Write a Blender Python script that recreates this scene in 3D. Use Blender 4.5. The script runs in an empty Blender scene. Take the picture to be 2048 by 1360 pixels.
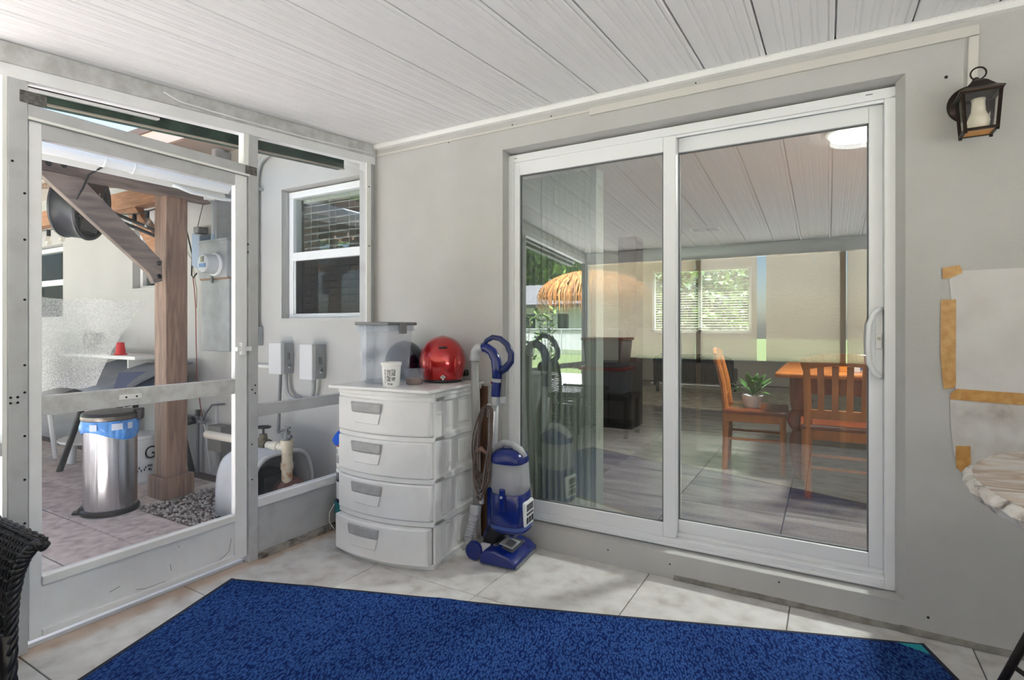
import bpy, bmesh, math, random
from mathutils import Vector, Matrix
random.seed(7)
S = bpy.context.scene
COL = S.collection
PI = math.pi

# ------------------------------------------------------------------ camera
cam_d = bpy.data.cameras.new('camera'); cam = bpy.data.objects.new('camera', cam_d); COL.objects.link(cam)
cam.location = (2.5825, -2.6338, 1.2)
cam.rotation_euler = (PI / 2, 0, 0.5248)
cam_d.sensor_width = 36.0
cam_d.lens = 36.0 * 1089.8 / 2048.0
cam_d.shift_y = -26.0 / 2048.0
cam_d.clip_start = 0.03; cam_d.clip_end = 300
S.camera = cam

# ------------------------------------------------------------------ sky and sun
W = bpy.data.worlds.new('sky'); S.world = W; W.use_nodes = True
nt = W.node_tree; nt.nodes.clear()
sky = nt.nodes.new('ShaderNodeTexSky'); sky.sky_type = 'NISHITA'; sky.sun_disc = False
sky.sun_elevation = math.radians(65); sky.sun_rotation = math.radians(10)
sky.air_density = 1.0; sky.dust_density = 1.2; sky.ozone_density = 1.0
hsv = nt.nodes.new('ShaderNodeHueSaturation'); hsv.inputs['Saturation'].default_value = 1.0
bg = nt.nodes.new('ShaderNodeBackground'); bg.inputs['Strength'].default_value = 0.12
wo = nt.nodes.new('ShaderNodeOutputWorld')
nt.links.new(sky.outputs[0], hsv.inputs['Color']); nt.links.new(hsv.outputs[0], bg.inputs[0]); nt.links.new(bg.outputs[0], wo.inputs[0])
sun_d = bpy.data.lights.new('sun', 'SUN'); sun = bpy.data.objects.new('sun', sun_d); COL.objects.link(sun)
sun_d.energy = 15.0; sun_d.angle = math.radians(2.0); sun_d.color = (0.965, 0.98, 1.0)
sun.rotation_euler = Vector((-0.05, 0.45, 1.0)).to_track_quat('Z', 'Y').to_euler()
sun.location = (-3, 8, 14)

vs = S.view_settings
vs.view_transform = 'Standard'; vs.look = 'None'; vs.gamma = 1.0; vs.use_curve_mapping = False
vs.exposure = 1.72

# ------------------------------------------------------------------ materials
def lin(c):
    out = []
    for v in c:
        v = v / 255.0
        out.append(v / 12.92 if v <= 0.04045 else ((v + 0.055) / 1.055) ** 2.4)
    return (out[0], out[1], out[2], 1.0)

MATS = {}
def mat(name, col, rough=0.6, metal=0.0, col2=None, nscale=6.0, detail=4.0, bump=0.0, bscale=60.0, spec=None, coat=0.0, stretch=None, lo=0.35, hi=0.65, emit=None, estr=0.0):
    if name in MATS: return MATS[name]
    m = bpy.data.materials.new(name); m.use_nodes = True
    n = m.node_tree.nodes; l = m.node_tree.links
    b = n['Principled BSDF']
    b.inputs['Base Color'].default_value = lin(col)
    b.inputs['Roughness'].default_value = rough; b.inputs['Metallic'].default_value = metal
    if spec is not None: b.inputs['Specular IOR Level'].default_value = spec
    if coat: b.inputs['Coat Weight'].default_value = coat; b.inputs['Coat Roughness'].default_value = 0.05
    if emit: b.inputs['Emission Color'].default_value = lin(emit); b.inputs['Emission Strength'].default_value = estr
    tc = None
    if col2 or bump:
        tc = n.new('ShaderNodeTexCoord'); mp = n.new('ShaderNodeMapping')
        l.new(tc.outputs['Object'], mp.inputs[0])
        if stretch: mp.inputs['Scale'].default_value = stretch
    if col2:
        nz = n.new('ShaderNodeTexNoise'); nz.inputs['Scale'].default_value = nscale; nz.inputs['Detail'].default_value = detail
        nz.inputs['Roughness'].default_value = 0.6
        cr = n.new('ShaderNodeValToRGB'); cr.color_ramp.elements[0].position = lo; cr.color_ramp.elements[1].position = hi
        cr.color_ramp.elements[0].color = lin(col2); cr.color_ramp.elements[1].color = lin(col)
        l.new(mp.outputs[0], nz.inputs['Vector']); l.new(nz.outputs['Fac'], cr.inputs[0]); l.new(cr.outputs[0], b.inputs['Base Color'])
    if bump:
        nb = n.new('ShaderNodeTexNoise'); nb.inputs['Scale'].default_value = bscale; nb.inputs['Detail'].default_value = 3
        bp = n.new('ShaderNodeBump'); bp.inputs['Strength'].default_value = bump; bp.inputs['Distance'].default_value = 0.01
        l.new(mp.outputs[0], nb.inputs['Vector']); l.new(nb.outputs['Fac'], bp.inputs['Height']); l.new(bp.outputs[0], b.inputs['Normal'])
    MATS[name] = m
    return m

def mat_glass(name, refl=0.10, tint=(0.88, 0.92, 0.90), rough=0.0, tomax=0.5):
    m = bpy.data.materials.new(name); m.use_nodes = True
    n = m.node_tree.nodes; l = m.node_tree.links; n.clear()
    o = n.new('ShaderNodeOutputMaterial'); mx = n.new('ShaderNodeMixShader')
    t = n.new('ShaderNodeBsdfTransparent'); t.inputs[0].default_value = (*tint, 1)
    g = n.new('ShaderNodeBsdfGlossy'); g.inputs['Roughness'].default_value = rough; g.inputs[0].default_value = (0.95, 0.97, 1, 1)
    lw = n.new('ShaderNodeLayerWeight'); lw.inputs[0].default_value = 0.35
    mr = n.new('ShaderNodeMapRange'); mr.inputs['To Min'].default_value = refl; mr.inputs['To Max'].default_value = tomax
    l.new(lw.outputs['Facing'], mr.inputs[0])
    pw = n.new('ShaderNodeMath'); pw.operation = 'POWER'; pw.inputs[1].default_value = 3.0
    l.new(lw.outputs['Facing'], pw.inputs[0]); l.new(pw.outputs[0], mr.inputs[0])
    l.new(mr.outputs[0], mx.inputs[0]); l.new(t.outputs[0], mx.inputs[1]); l.new(g.outputs[0], mx.inputs[2]); l.new(mx.outputs[0], o.inputs[0])
    MATS[name] = m; return m

def mat_sheer(name, col, alpha, transl=0.5, nscale=None, amin=0.2, amax=0.8, gloss=0.0, bump=0.0, bscale=30.0, stretch=(1, 1, 1)):
    """partly see-through sheet: mesh, vinyl, clear plastic"""
    m = bpy.data.materials.new(name); m.use_nodes = True
    n = m.node_tree.nodes; l = m.node_tree.links; n.clear()
    o = n.new('ShaderNodeOutputMaterial'); mx = n.new('ShaderNodeMixShader')
    t = n.new('ShaderNodeBsdfTransparent')
    d = n.new('ShaderNodeBsdfDiffuse'); d.inputs[0].default_value = lin(col)
    tr = n.new('ShaderNodeBsdfTranslucent'); tr.inputs[0].default_value = lin(col)
    m2 = n.new('ShaderNodeMixShader'); m2.inputs[0].default_value = transl
    l.new(d.outputs[0], m2.inputs[1]); l.new(tr.outputs[0], m2.inputs[2])
    last = m2.outputs[0]
    tc = n.new('ShaderNodeTexCoord'); mp = n.new('ShaderNodeMapping'); mp.inputs['Scale'].default_value = stretch
    l.new(tc.outputs['Object'], mp.inputs[0])
    if gloss:
        g = n.new('ShaderNodeBsdfGlossy'); g.inputs['Roughness'].default_value = 0.12
        m3 = n.new('ShaderNodeMixShader'); m3.inputs[0].default_value = gloss
        l.new(last, m3.inputs[1]); l.new(g.outputs[0], m3.inputs[2]); last = m3.outputs[0]
        if bump:
            nb = n.new('ShaderNodeTexNoise'); nb.inputs['Scale'].default_value = bscale
            bp = n.new('ShaderNodeBump'); bp.inputs['Strength'].default_value = bump; bp.inputs['Distance'].default_value = 0.02
            l.new(mp.outputs[0], nb.inputs['Vector']); l.new(nb.outputs['Fac'], bp.inputs['Height']); l.new(bp.outputs[0], g.inputs['Normal'])
    if nscale:
        nz = n.new('ShaderNodeTexNoise'); nz.inputs['Scale'].default_value = nscale; nz.inputs['Detail'].default_value = 8
        nz.inputs['Roughness'].default_value = 0.7
        mr = n.new('ShaderNodeMapRange'); mr.inputs['From Min'].default_value = 0.3; mr.inputs['From Max'].default_value = 0.7
        mr.inputs['To Min'].default_value = amin; mr.inputs['To Max'].default_value = amax
        l.new(mp.outputs[0], nz.inputs['Vector']); l.new(nz.outputs['Fac'], mr.inputs[0]); l.new(mr.outputs[0], mx.inputs[0])
    else:
        mx.inputs[0].default_value = alpha
    l.new(t.outputs[0], mx.inputs[1]); l.new(last, mx.inputs[2]); l.new(mx.outputs[0], o.inputs[0])
    MATS[name] = m; return m

def mat_wood(name, c1, c2, scale=(1, 1, 1), rough=0.55, wscale=3.0):
    m = bpy.data.materials.new(name); m.use_nodes = True
    n = m.node_tree.nodes; l = m.node_tree.links; b = n['Principled BSDF']
    tc = n.new('ShaderNodeTexCoord'); mp = n.new('ShaderNodeMapping'); mp.inputs['Scale'].default_value = scale
    nz = n.new('ShaderNodeTexNoise'); nz.inputs['Scale'].default_value = wscale; nz.inputs['Detail'].default_value = 6; nz.inputs['Distortion'].default_value = 1.2
    cr = n.new('ShaderNodeValToRGB'); cr.color_ramp.elements[0].position = 0.35; cr.color_ramp.elements[1].position = 0.65
    cr.color_ramp.elements[0].color = lin(c1); cr.color_ramp.elements[1].color = lin(c2)
    bp = n.new('ShaderNodeBump'); bp.inputs['Strength'].default_value = 0.15; bp.inputs['Distance'].default_value = 0.01
    l.new(tc.outputs['Object'], mp.inputs[0]); l.new(mp.outputs[0], nz.inputs['Vector']); l.new(nz.outputs['Fac'], cr.inputs[0])
    l.new(cr.outputs[0], b.inputs['Base Color']); l.new(nz.outputs['Fac'], bp.inputs['Height']); l.new(bp.outputs[0], b.inputs['Normal'])
    b.inputs['Roughness'].default_value = rough
    MATS[name] = m; return m

def mat_ramp(name, stops, nscale, detail=6, dist=1.0, rough=0.4, stretch=(1, 1, 1), bump=0.0, coat=0.0, stain=None):
    m = bpy.data.materials.new(name); m.use_nodes = True
    n = m.node_tree.nodes; l = m.node_tree.links; b = n['Principled BSDF']
    tc = n.new('ShaderNodeTexCoord'); mp = n.new('ShaderNodeMapping'); mp.inputs['Scale'].default_value = stretch
    oi = n.new('ShaderNodeObjectInfo'); ad = n.new('ShaderNodeVectorMath'); ad.operation = 'ADD'
    sc = n.new('ShaderNodeMath'); sc.operation = 'MULTIPLY'; sc.inputs[1].default_value = 37.0
    l.new(oi.outputs['Random'], sc.inputs[0])
    nz = n.new('ShaderNodeTexNoise'); nz.inputs['Scale'].default_value = nscale; nz.inputs['Detail'].default_value = detail; nz.inputs['Distortion'].default_value = dist
    cr = n.new('ShaderNodeValToRGB')
    e = cr.color_ramp.elements
    e[0].position, e[0].color = stops[0][0], lin(stops[0][1]); e[1].position, e[1].color = stops[-1][0], lin(stops[-1][1])
    for p, c in stops[1:-1]:
        k = e.new(p); k.color = lin(c)
    l.new(tc.outputs['Object'], mp.inputs[0]); l.new(mp.outputs[0], ad.inputs[0]); l.new(sc.outputs[0], ad.inputs[1])
    l.new(ad.outputs[0], nz.inputs['Vector']); l.new(nz.outputs['Fac'], cr.inputs[0]); l.new(cr.outputs[0], b.inputs['Base Color'])
    b.inputs['Roughness'].default_value = rough
    if coat: b.inputs['Coat Weight'].default_value = coat
    if bump:
        bp = n.new('ShaderNodeBump'); bp.inputs['Strength'].default_value = bump; bp.inputs['Distance'].default_value = 0.01
        l.new(nz.outputs['Fac'], bp.inputs['Height']); l.new(bp.outputs[0], b.inputs['Normal'])
    if stain:
        # rusty stain on the tiles in front of the screen door
        ge = n.new('ShaderNodeNewGeometry'); sx = n.new('ShaderNodeSeparateXYZ'); l.new(ge.outputs['Position'], sx.inputs[0])
        n2 = n.new('ShaderNodeTexNoise'); n2.inputs['Scale'].default_value = 9; n2.inputs['Detail'].default_value = 6; l.new(ge.outputs['Position'], n2.inputs['Vector'])
        a1 = n.new('ShaderNodeMath'); a1.operation = 'MULTIPLY_ADD'; a1.inputs[1].default_value = 0.16; a1.inputs[2].default_value = 0.03; l.new(n2.outputs['Fac'], a1.inputs[0])
        a2 = n.new('ShaderNodeMath'); a2.operation = 'DIVIDE'; l.new(sx.outputs[0], a2.inputs[0]); l.new(a1.outputs[0], a2.inputs[1])
        mr = n.new('ShaderNodeMapRange'); mr.inputs['From Min'].default_value = 0.5; mr.inputs['From Max'].default_value = 1.1; mr.inputs['To Min'].default_value = 0.55; mr.inputs['To Max'].default_value = 0.0
        l.new(a2.outputs[0], mr.inputs[0])
        mx = n.new('ShaderNodeMix'); mx.data_type = 'RGBA'; mx.inputs[7].default_value = lin(stain)
        l.new(mr.outputs[0], mx.inputs[0]); l.new(cr.outputs[0], mx.inputs[6]); l.new(mx.outputs[2], b.inputs['Base Color'])
    MATS[name] = m; return m

def mat_rug(name):
    m = bpy.data.materials.new(name); m.use_nodes = True
    n = m.node_tree.nodes; l = m.node_tree.links; b = n['Principled BSDF']
    tc = n.new('ShaderNodeTexCoord')
    vo = n.new('ShaderNodeTexVoronoi'); vo.inputs['Scale'].default_value = 105
    mp = n.new('ShaderNodeMapping'); mp.inputs['Scale'].default_value = (1.5, 0.62, 1)
    nz = n.new('ShaderNodeTexNoise'); nz.inputs['Scale'].default_value = 2.2
    cr = n.new('ShaderNodeValToRGB'); cr.color_ramp.elements[0].position = 0.05; cr.color_ramp.elements[1].position = 0.75
    cr.color_ramp.elements[0].color = lin((66, 112, 182)); cr.color_ramp.elements[1].color = lin((10, 34, 96))
    mx = n.new('ShaderNodeMix'); mx.data_type = 'RGBA'; mx.blend_type = 'MULTIPLY'; mx.inputs[0].default_value = 0.5
    c2 = n.new('ShaderNodeValToRGB'); c2.color_ramp.elements[0].position = 0.3; c2.color_ramp.elements[1].position = 0.7
    c2.color_ramp.elements[0].color = (0.62, 0.62, 0.70, 1); c2.color_ramp.elements[1].color = (1, 1, 1, 1)
    l.new(tc.outputs['Object'], mp.inputs[0]); l.new(mp.outputs[0], vo.inputs['Vector']); l.new(tc.outputs['Object'], nz.inputs['Vector'])
    l.new(vo.outputs['Distance'], cr.inputs[0]); l.new(nz.outputs['Fac'], c2.inputs[0])
    l.new(cr.outputs[0], mx.inputs[6]); l.new(c2.outputs[0], mx.inputs[7]); l.new(mx.outputs[2], b.inputs['Base Color'])
    bp = n.new('ShaderNodeBump'); bp.inputs['Strength'].default_value = 0.9; bp.inputs['Distance'].default_value = 0.006; bp.invert = True
    l.new(vo.outputs['Distance'], bp.inputs['Height']); l.new(bp.outputs[0], b.inputs['Normal'])
    b.inputs['Roughness'].default_value = 0.95; b.inputs['Specular IOR Level'].default_value = 0.15
    MATS[name] = m; return m

# ------------------------------------------------------------------ mesh builder
def xf_of(o):
    m = Matrix.Identity(4)
    while o is not None:
        m = Matrix.Translation(o.location) @ o.rotation_euler.to_matrix().to_4x4() @ m
        o = o.parent
    return m

class MB:
    def __init__(self): self.v = []; self.f = []; self.mi = []; self.cm = 0
    def add(self, vs, fs):
        k = len(self.v); self.v += [Vector(p) for p in vs]
        for f in fs: self.f.append(tuple(i + k for i in f)); self.mi.append(self.cm)
        return self
    def box(self, x0, x1, y0, y1, z0, z1):
        return self.add([(x0, y0, z0), (x1, y0, z0), (x1, y1, z0), (x0, y1, z0), (x0, y0, z1), (x1, y0, z1), (x1, y1, z1), (x0, y1, z1)],
                        [(0, 3, 2, 1), (4, 5, 6, 7), (0, 1, 5, 4), (1, 2, 6, 5), (2, 3, 7, 6), (3, 0, 4, 7)])
    def hexa(self, b, t):
        """b, t: four bottom and four top corners, counter-clockwise from above"""
        return self.add(list(b) + list(t), [(0, 3, 2, 1), (4, 5, 6, 7), (0, 1, 5, 4), (1, 2, 6, 5), (2, 3, 7, 6), (3, 0, 4, 7)])
    def bar(self, p0, p1, w, h, up=(0, 0, 1)):
        p0, p1 = Vector(p0), Vector(p1); d = (p1 - p0).normalized(); u = Vector(up)
        s = d.cross(u)
        if s.length < 1e-4: s = d.cross(Vector((1, 0, 0)))
        s.normalize(); u = s.cross(d); s = s * (w / 2); u = u * (h / 2)
        return self.add([p0 - s - u, p0 + s - u, p0 + s + u, p0 - s + u, p1 - s - u, p1 + s - u, p1 + s + u, p1 - s + u],
                        [(0, 1, 2, 3), (7, 6, 5, 4), (4, 5, 1, 0), (5, 6, 2, 1), (6, 7, 3, 2), (7, 4, 0, 3)])
    def tube(self, pts, r, seg=8, cap=True, closed=False, sx=1.0):
        P = [Vector(p) for p in pts]; n = len(P)
        rs = r if isinstance(r, (list, tuple)) else [r] * n
        T = []
        for i in range(n):
            a = P[(i - 1) % n] if (closed or i > 0) else P[i]
            b = P[(i + 1) % n] if (closed or i < n - 1) else P[i]
            T.append((b - a).normalized())
        nn = T[0].orthogonal().normalized(); vs = []
        for i in range(n):
            nn = (nn - T[i] * nn.dot(T[i]))
            nn = nn.normalized() if nn.length > 1e-6 else T[i].orthogonal().normalized()
            bb = T[i].cross(nn)
            for k in range(seg):
                a = 2 * PI * k / seg
                vs.append(P[i] + (nn * math.cos(a) * sx + bb * math.sin(a)) * rs[i])
        fs = []
        m = n if closed else n - 1
        for i in range(m):
            j = (i + 1) % n
            for k in range(seg):
                k2 = (k + 1) % seg
                fs.append((i * seg + k, i * seg + k2, j * seg + k2, j * seg + k))
        if cap and not closed:
            fs.append(tuple(reversed(range(seg)))); fs.append(tuple((n - 1) * seg + k for k in range(seg)))
        return self.add(vs, fs)
    def cyl(self, p0, p1, r, seg=16, r2=None): return self.tube([p0, p1], [r, r if r2 is None else r2], seg)
    def lathe(self, prof, c=(0, 0, 0), seg=24, axis=(0, 0, 1), cap=True, sx=1.0, sy=1.0):
        q = Vector(axis).to_track_quat('Z', 'Y'); c = Vector(c); vs = []; fs = []
        for (r, z) in prof:
            for k in range(seg):
                a = 2 * PI * k / seg
                vs.append(c + q @ Vector((r * math.cos(a) * sx, r * math.sin(a) * sy, z)))
        for i in range(len(prof) - 1):
            for k in range(seg):
                k2 = (k + 1) % seg
                fs.append((i * seg + k, i * seg + k2, (i + 1) * seg + k2, (i + 1) * seg + k))
        if cap:
            if prof[0][0] > 1e-5: fs.append(tuple(reversed(range(seg))))
            if prof[-1][0] > 1e-5: fs.append(tuple((len(prof) - 1) * seg + k for k in range(seg)))
        return self.add(vs, fs)
    def prism(self, poly, p, ax, ay, az, depth):
        """extrude 2D poly placed at p with axes ax, ay by depth along az"""
        p, ax, ay, az = Vector(p), Vector(ax), Vector(ay), Vector(az); n = len(poly)
        vs = [p + ax * a + ay * b for a, b in poly] + [p + ax * a + ay * b + az * depth for a, b in poly]
        fs = [tuple(reversed(range(n))), tuple(range(n, 2 * n))] + [(i, (i + 1) % n, n + (i + 1) % n, n + i) for i in range(n)]
        return self.add(vs, fs)
    def grid(self, fn, nu, nv, thick=None):
        vs = [Vector(fn(i / nu, j / nv)) for i in range(nu + 1) for j in range(nv + 1)]
        fs = [(i * (nv + 1) + j, (i + 1) * (nv + 1) + j, (i + 1) * (nv + 1) + j + 1, i * (nv + 1) + j + 1) for i in range(nu) for j in range(nv)]
        return self.add(vs, fs)
    def ball(self, c, rx, ry=None, rz=None, nu=16, nv=10):
        ry = rx if ry is None else ry; rz = rx if rz is None else rz; c = Vector(c)
        prof = [(math.sin(PI * j / nv), -math.cos(PI * j / nv)) for j in range(nv + 1)]
        vs = []; fs = []
        for r, z in prof:
            for k in range(nu):
                a = 2 * PI * k / nu
                vs.append(c + Vector((r * math.cos(a) * rx, r * math.sin(a) * ry, z * rz)))
        for i in range(nv):
            for k in range(nu):
                k2 = (k + 1) % nu
                fs.append((i * nu + k, i * nu + k2, (i + 1) * nu + k2, (i + 1) * nu + k))
        return self.add(vs, fs)
    def rot(self, m, start=0):
        for i in range(start, len(self.v)): self.v[i] = m @ self.v[i]
        return self
    def build(self, name, m, parent=None, world=True, smooth=None, bevel=0.0, label=None, solid=0.0, kind=None, seg=2, fixn=True):
        me = bpy.data.meshes.new(name)
        v = self.v
        if parent is not None and world:
            inv = xf_of(parent).inverted(); v = [inv @ p for p in v]
        me.from_pydata([tuple(p) for p in v], [], self.f)
        ms = m if isinstance(m, (list, tuple)) else [m]
        for q in ms: me.materials.append(q)
        if len(ms) > 1: me.polygons.foreach_set('material_index', self.mi)
        if fixn or smooth:
            b = bmesh.new(); b.from_mesh(me)
            bmesh.ops.remove_doubles(b, verts=b.verts, dist=1e-6)
            if fixn: bmesh.ops.recalc_face_normals(b, faces=b.faces)
            b.to_mesh(me); b.free()
        if smooth:
            me.shade_smooth()
            if smooth is not True: me.set_sharp_from_angle(angle=math.radians(smooth))
        me.update()
        o = bpy.data.objects.new(name, me); COL.objects.link(o)
        if parent is not None: o.parent = parent
        if solid:
            s = o.modifiers.new('solidify', 'SOLIDIFY'); s.thickness = solid; s.offset = 0
        if bevel:
            s = o.modifiers.new('bevel', 'BEVEL'); s.width = bevel; s.segments = seg; s.limit_method = 'ANGLE'; s.angle_limit = math.radians(40)
        if label: o['label'] = label
        if kind: o['kind'] = kind
        return o

def thing(name, label, cat, loc=(0, 0, 0), rz=0.0, group=None, kind=None):
    o = bpy.data.objects.new(name, None); COL.objects.link(o); o.empty_display_size = 0.1
    o.location = loc; o.rotation_euler = (0, 0, rz)
    o['label'] = label; o['category'] = cat
    if group: o['group'] = group
    if kind: o['kind'] = kind
    return o
def tag(o, label, cat, group=None, kind=None):
    o['label'] = label; o['category'] = cat
    if group: o['group'] = group
    if kind: o['kind'] = kind
    return o
def inst(src, name, loc, parent=None, rz=0.0, m=None):
    o = bpy.data.objects.new(name, src.data if hasattr(src, 'data') and src.data else src); COL.objects.link(o)
    o.location = loc; o.rotation_euler = (0, 0, rz)
    if parent is not None: o.parent = parent
    return o
def meshdata(mb, name, m, smooth=None):
    o = mb.build(name, m, smooth=smooth); me = o.data; bpy.data.objects.remove(o); return me
def put(me, name, loc, parent=None, rz=0.0):
    o = bpy.data.objects.new(name, me); COL.objects.link(o); o.location = loc; o.rotation_euler = (0, 0, rz)
    if parent is not None: o.parent = parent
    return o
def text_mesh(txt, size, name, m, parent, M, depth=0.0008):
    cu = bpy.data.curves.new(name, 'FONT'); cu.body = txt; cu.size = size; cu.extrude = depth; cu.align_x = 'CENTER'; cu.align_y = 'CENTER'
    o = bpy.data.objects.new(name, cu); COL.objects.link(o)
    dg = bpy.context.evaluated_depsgraph_get(); me = bpy.data.meshes.new_from_object(o.evaluated_get(dg))
    bpy.data.objects.remove(o)
    me.name = name; me.materials.clear(); me.materials.append(m)
    inv = xf_of(parent).inverted() if parent is not None else Matrix.Identity(4)
    me.transform(inv @ M)
    q = bpy.data.objects.new(name, me); COL.objects.link(q)
    if parent is not None: q.parent = parent
    return q
def arc(cx, cz, r, a0, a1, n, y=0.0):
    return [(cx + r * math.cos(math.radians(a0 + (a1 - a0) * i / n)), y, cz + r * math.sin(math.radians(a0 + (a1 - a0) * i / n))) for i in range(n + 1)]
# ------------------------------------------------------------------ shared materials
M_wall = mat('painted_stucco', (194, 193, 191), 0.85, col2=(187, 186, 183), nscale=2.2, bump=0.10, bscale=90)
M_white = mat('white_frame', (240, 241, 243), 0.35)
M_trimw = mat('white_trim', (236, 236, 233), 0.45)
M_ceil = mat('ceiling_white', (249, 249, 250), 0.55)
M_alu = mat('painted_aluminium', (190, 191, 193), 0.5, col2=(178, 178, 179), nscale=9, detail=6, lo=0.30, hi=0.52)
M_aluw = mat('bright_aluminium', (238, 239, 241), 0.5, col2=(231, 231, 232), nscale=7)
M_grime = mat('grimy_aluminium', (206, 206, 206), 0.6, col2=(184, 183, 181), nscale=16, detail=8, lo=0.36, hi=0.60)
M_green = mat('green_metal', (62, 84, 72), 0.5, col2=(40, 56, 50), nscale=12)
M_black = mat('black_plastic', (22, 22, 24), 0.4)
M_dark = mat('dark_metal', (48, 46, 46), 0.45)
M_grey = mat('grey_metal_box', (168, 171, 174), 0.5, col2=(148, 150, 152), nscale=8)
M_greyd = mat('grey_plastic', (120, 122, 124), 0.5)
M_tile = mat_ramp('travertine_tile', [(0.28, (184, 178, 171)), (0.42, (206, 203, 199)), (0.55, (217, 215, 212)), (0.75, (226, 225, 223))], 11.0, 12, 0.1, 0.38, stain=(176, 128, 80))
M_grout = mat('grout', (120, 116, 110), 0.9)
M_itile = mat_ramp('interior_tile', [(0.3, (112, 105, 102)), (0.5, (142, 135, 131)), (0.7, (160, 154, 150))], 2.4, 7, 1.0, 0.16, stretch=(0.6, 2.4, 1))
M_glass = mat_glass('door_glass', 0.155)
M_wglass = mat_glass('window_glass', 0.10, (0.90, 0.93, 0.92))
M_fglass = mat_glass('far_window_glass', 0.06, (0.9, 0.93, 0.92))
M_screen = mat_sheer('insect_screen', (120, 122, 124), 0.09, 0.3)
M_iwall = mat('interior_wall', (214, 206, 196), 0.8, bump=0.05)
M_iceil = mat('interior_ceiling', (238, 241, 246), 0.8)
M_slat = mat('blind_slat', (222, 220, 212), 0.6)
M_dirt = mat('dirt_black', (110, 106, 100), 0.9)

def zc(y): return 2.381 + 0.0845 * y
REAR = -3.42; RX = 4.66

# ------------------------------------------------------------------ floor
fl = tag(MB().box(-0.02, RX, REAR - 0.03, 0.0, -0.12, -0.006).build('floor', M_grout), 'pale travertine tile floor of the porch', 'floor', kind='structure')
def tile_mesh(w, d, t, ch, m, name):
    x, y, c = w / 2, d / 2, ch
    b = MB().add([(-x, -y, -t), (x, -y, -t), (x, y, -t), (-x, y, -t), (-x, -y, -c), (x, -y, -c), (x, y, -c), (-x, y, -c),
                  (-x + c, -y + c, 0), (x - c, -y + c, 0), (x - c, y - c, 0), (-x + c, y - c, 0)],
                 [(0, 1, 5, 4), (1, 2, 6, 5), (2, 3, 7, 6), (3, 0, 4, 7), (4, 5, 9, 8), (5, 6, 10, 9), (6, 7, 11, 10), (7, 4, 8, 11), (8, 9, 10, 11)])
    return meshdata(b, name, m)
T = 0.6105; TY = 0.6055; G = 0.0045
tm = tile_mesh(T - G, TY - G, 0.01, 0.0015, M_tile, 'tile')
cache = {}
for i in range(8):
    for j in range(6):
        x0, x1 = max(i * T, 0.0), min((i + 1) * T, RX); y1, y0 = -j * TY, max(-(j + 1) * TY, REAR - 0.02)
        w, d = x1 - x0, y1 - y0
        if w < 0.05 or d < 0.05: continue
        key = (round(w, 3), round(d, 3))
        if key not in cache: cache[key] = tm if abs(w - T) < 1e-3 and abs(d - TY) < 1e-3 else tile_mesh(w - G, d - G, 0.01, 0.0015, M_tile, 'tile')
        put(cache[key], 'tile', ((x0 + x1) / 2, (y0 + y1) / 2, 0), fl)

# ------------------------------------------------------------------ ceiling
cb = MB()
cb.hexa([(-0.24, REAR - 0.2, zc(REAR - 0.2) + 0.022), (RX + 0.1, REAR - 0.2, zc(REAR - 0.2) + 0.022), (RX + 0.1, 0, zc(0) + 0.022), (-0.24, 0, zc(0) + 0.022)],
        [(-0.24, REAR - 0.2, zc(REAR - 0.2) + 0.10), (RX + 0.1, REAR - 0.2, zc(REAR - 0.2) + 0.10), (RX + 0.1, 0, zc(0) + 0.10), (-0.24, 0, zc(0) + 0.10)])
ceil = tag(cb.build('ceiling', M_ceil), 'sloping white porch ceiling of ribbed panels', 'ceiling', kind='structure')
PW = 0.258
prof = [(0.0035, 0.016), (0.0035, 0.004), (0.008, 0.0)]
for u in (0.062, 0.082, 0.118, 0.138, 0.178, 0.198):
    prof += [(u - 0.005, 0.0), (u - 0.0012, 0.003), (u + 0.0012, 0.003), (u + 0.005, 0.0)]
prof += [(PW - 0.030, 0.0), (PW - 0.026, 0.006), (PW - 0.022, 0.006), (PW - 0.018, 0.0), (PW - 0.008, 0.0), (PW - 0.0035, 0.004), (PW - 0.0035, 0.016)]
pb = MB(); n = len(prof)
ya, yb = -0.001, REAR - 0.02
pb.add([(u, ya, zc(ya) - zc(0) + h) for u, h in prof] + [(u, yb, zc(yb) - zc(0) + h) for u, h in prof],
       [(i, i + 1, n + i + 1, n + i) for i in range(n - 1)] + [(0, n, 2 * n - 1, n - 1)])
pme = meshdata(pb, 'ceiling_panel', M_ceil)
for k in range(19):
    x = -0.228 + PW * k
    if x + PW > RX + 0.1: break
    put(pme, 'ceiling_panel', (x, 0, zc(0) + 0.0005), ceil)

# ------------------------------------------------------------------ house wall with openings
wb = MB(); Y0, Y1, ZT = 0.0, 0.20, 2.9
XL, XR = -7.0, RX + 0.1
ops = [(-5.5, -4.484, 1.275, 2.092), (-3.046, -2.207, 1.546, 2.16), (-0.912, -0.03, 1.252, 2.215), (0.996, 2.848, 0.115, 2.20)]
x = XL
for (a, b, z0, z1) in ops:
    wb.box(x, a, Y0, Y1, -0.1, ZT); wb.box(a, b, Y0, Y1, -0.1, z0); wb.box(a, b, Y0, Y1, z1, ZT); x = b
wb.box(x, XR, Y0, Y1, -0.1, ZT)
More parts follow.
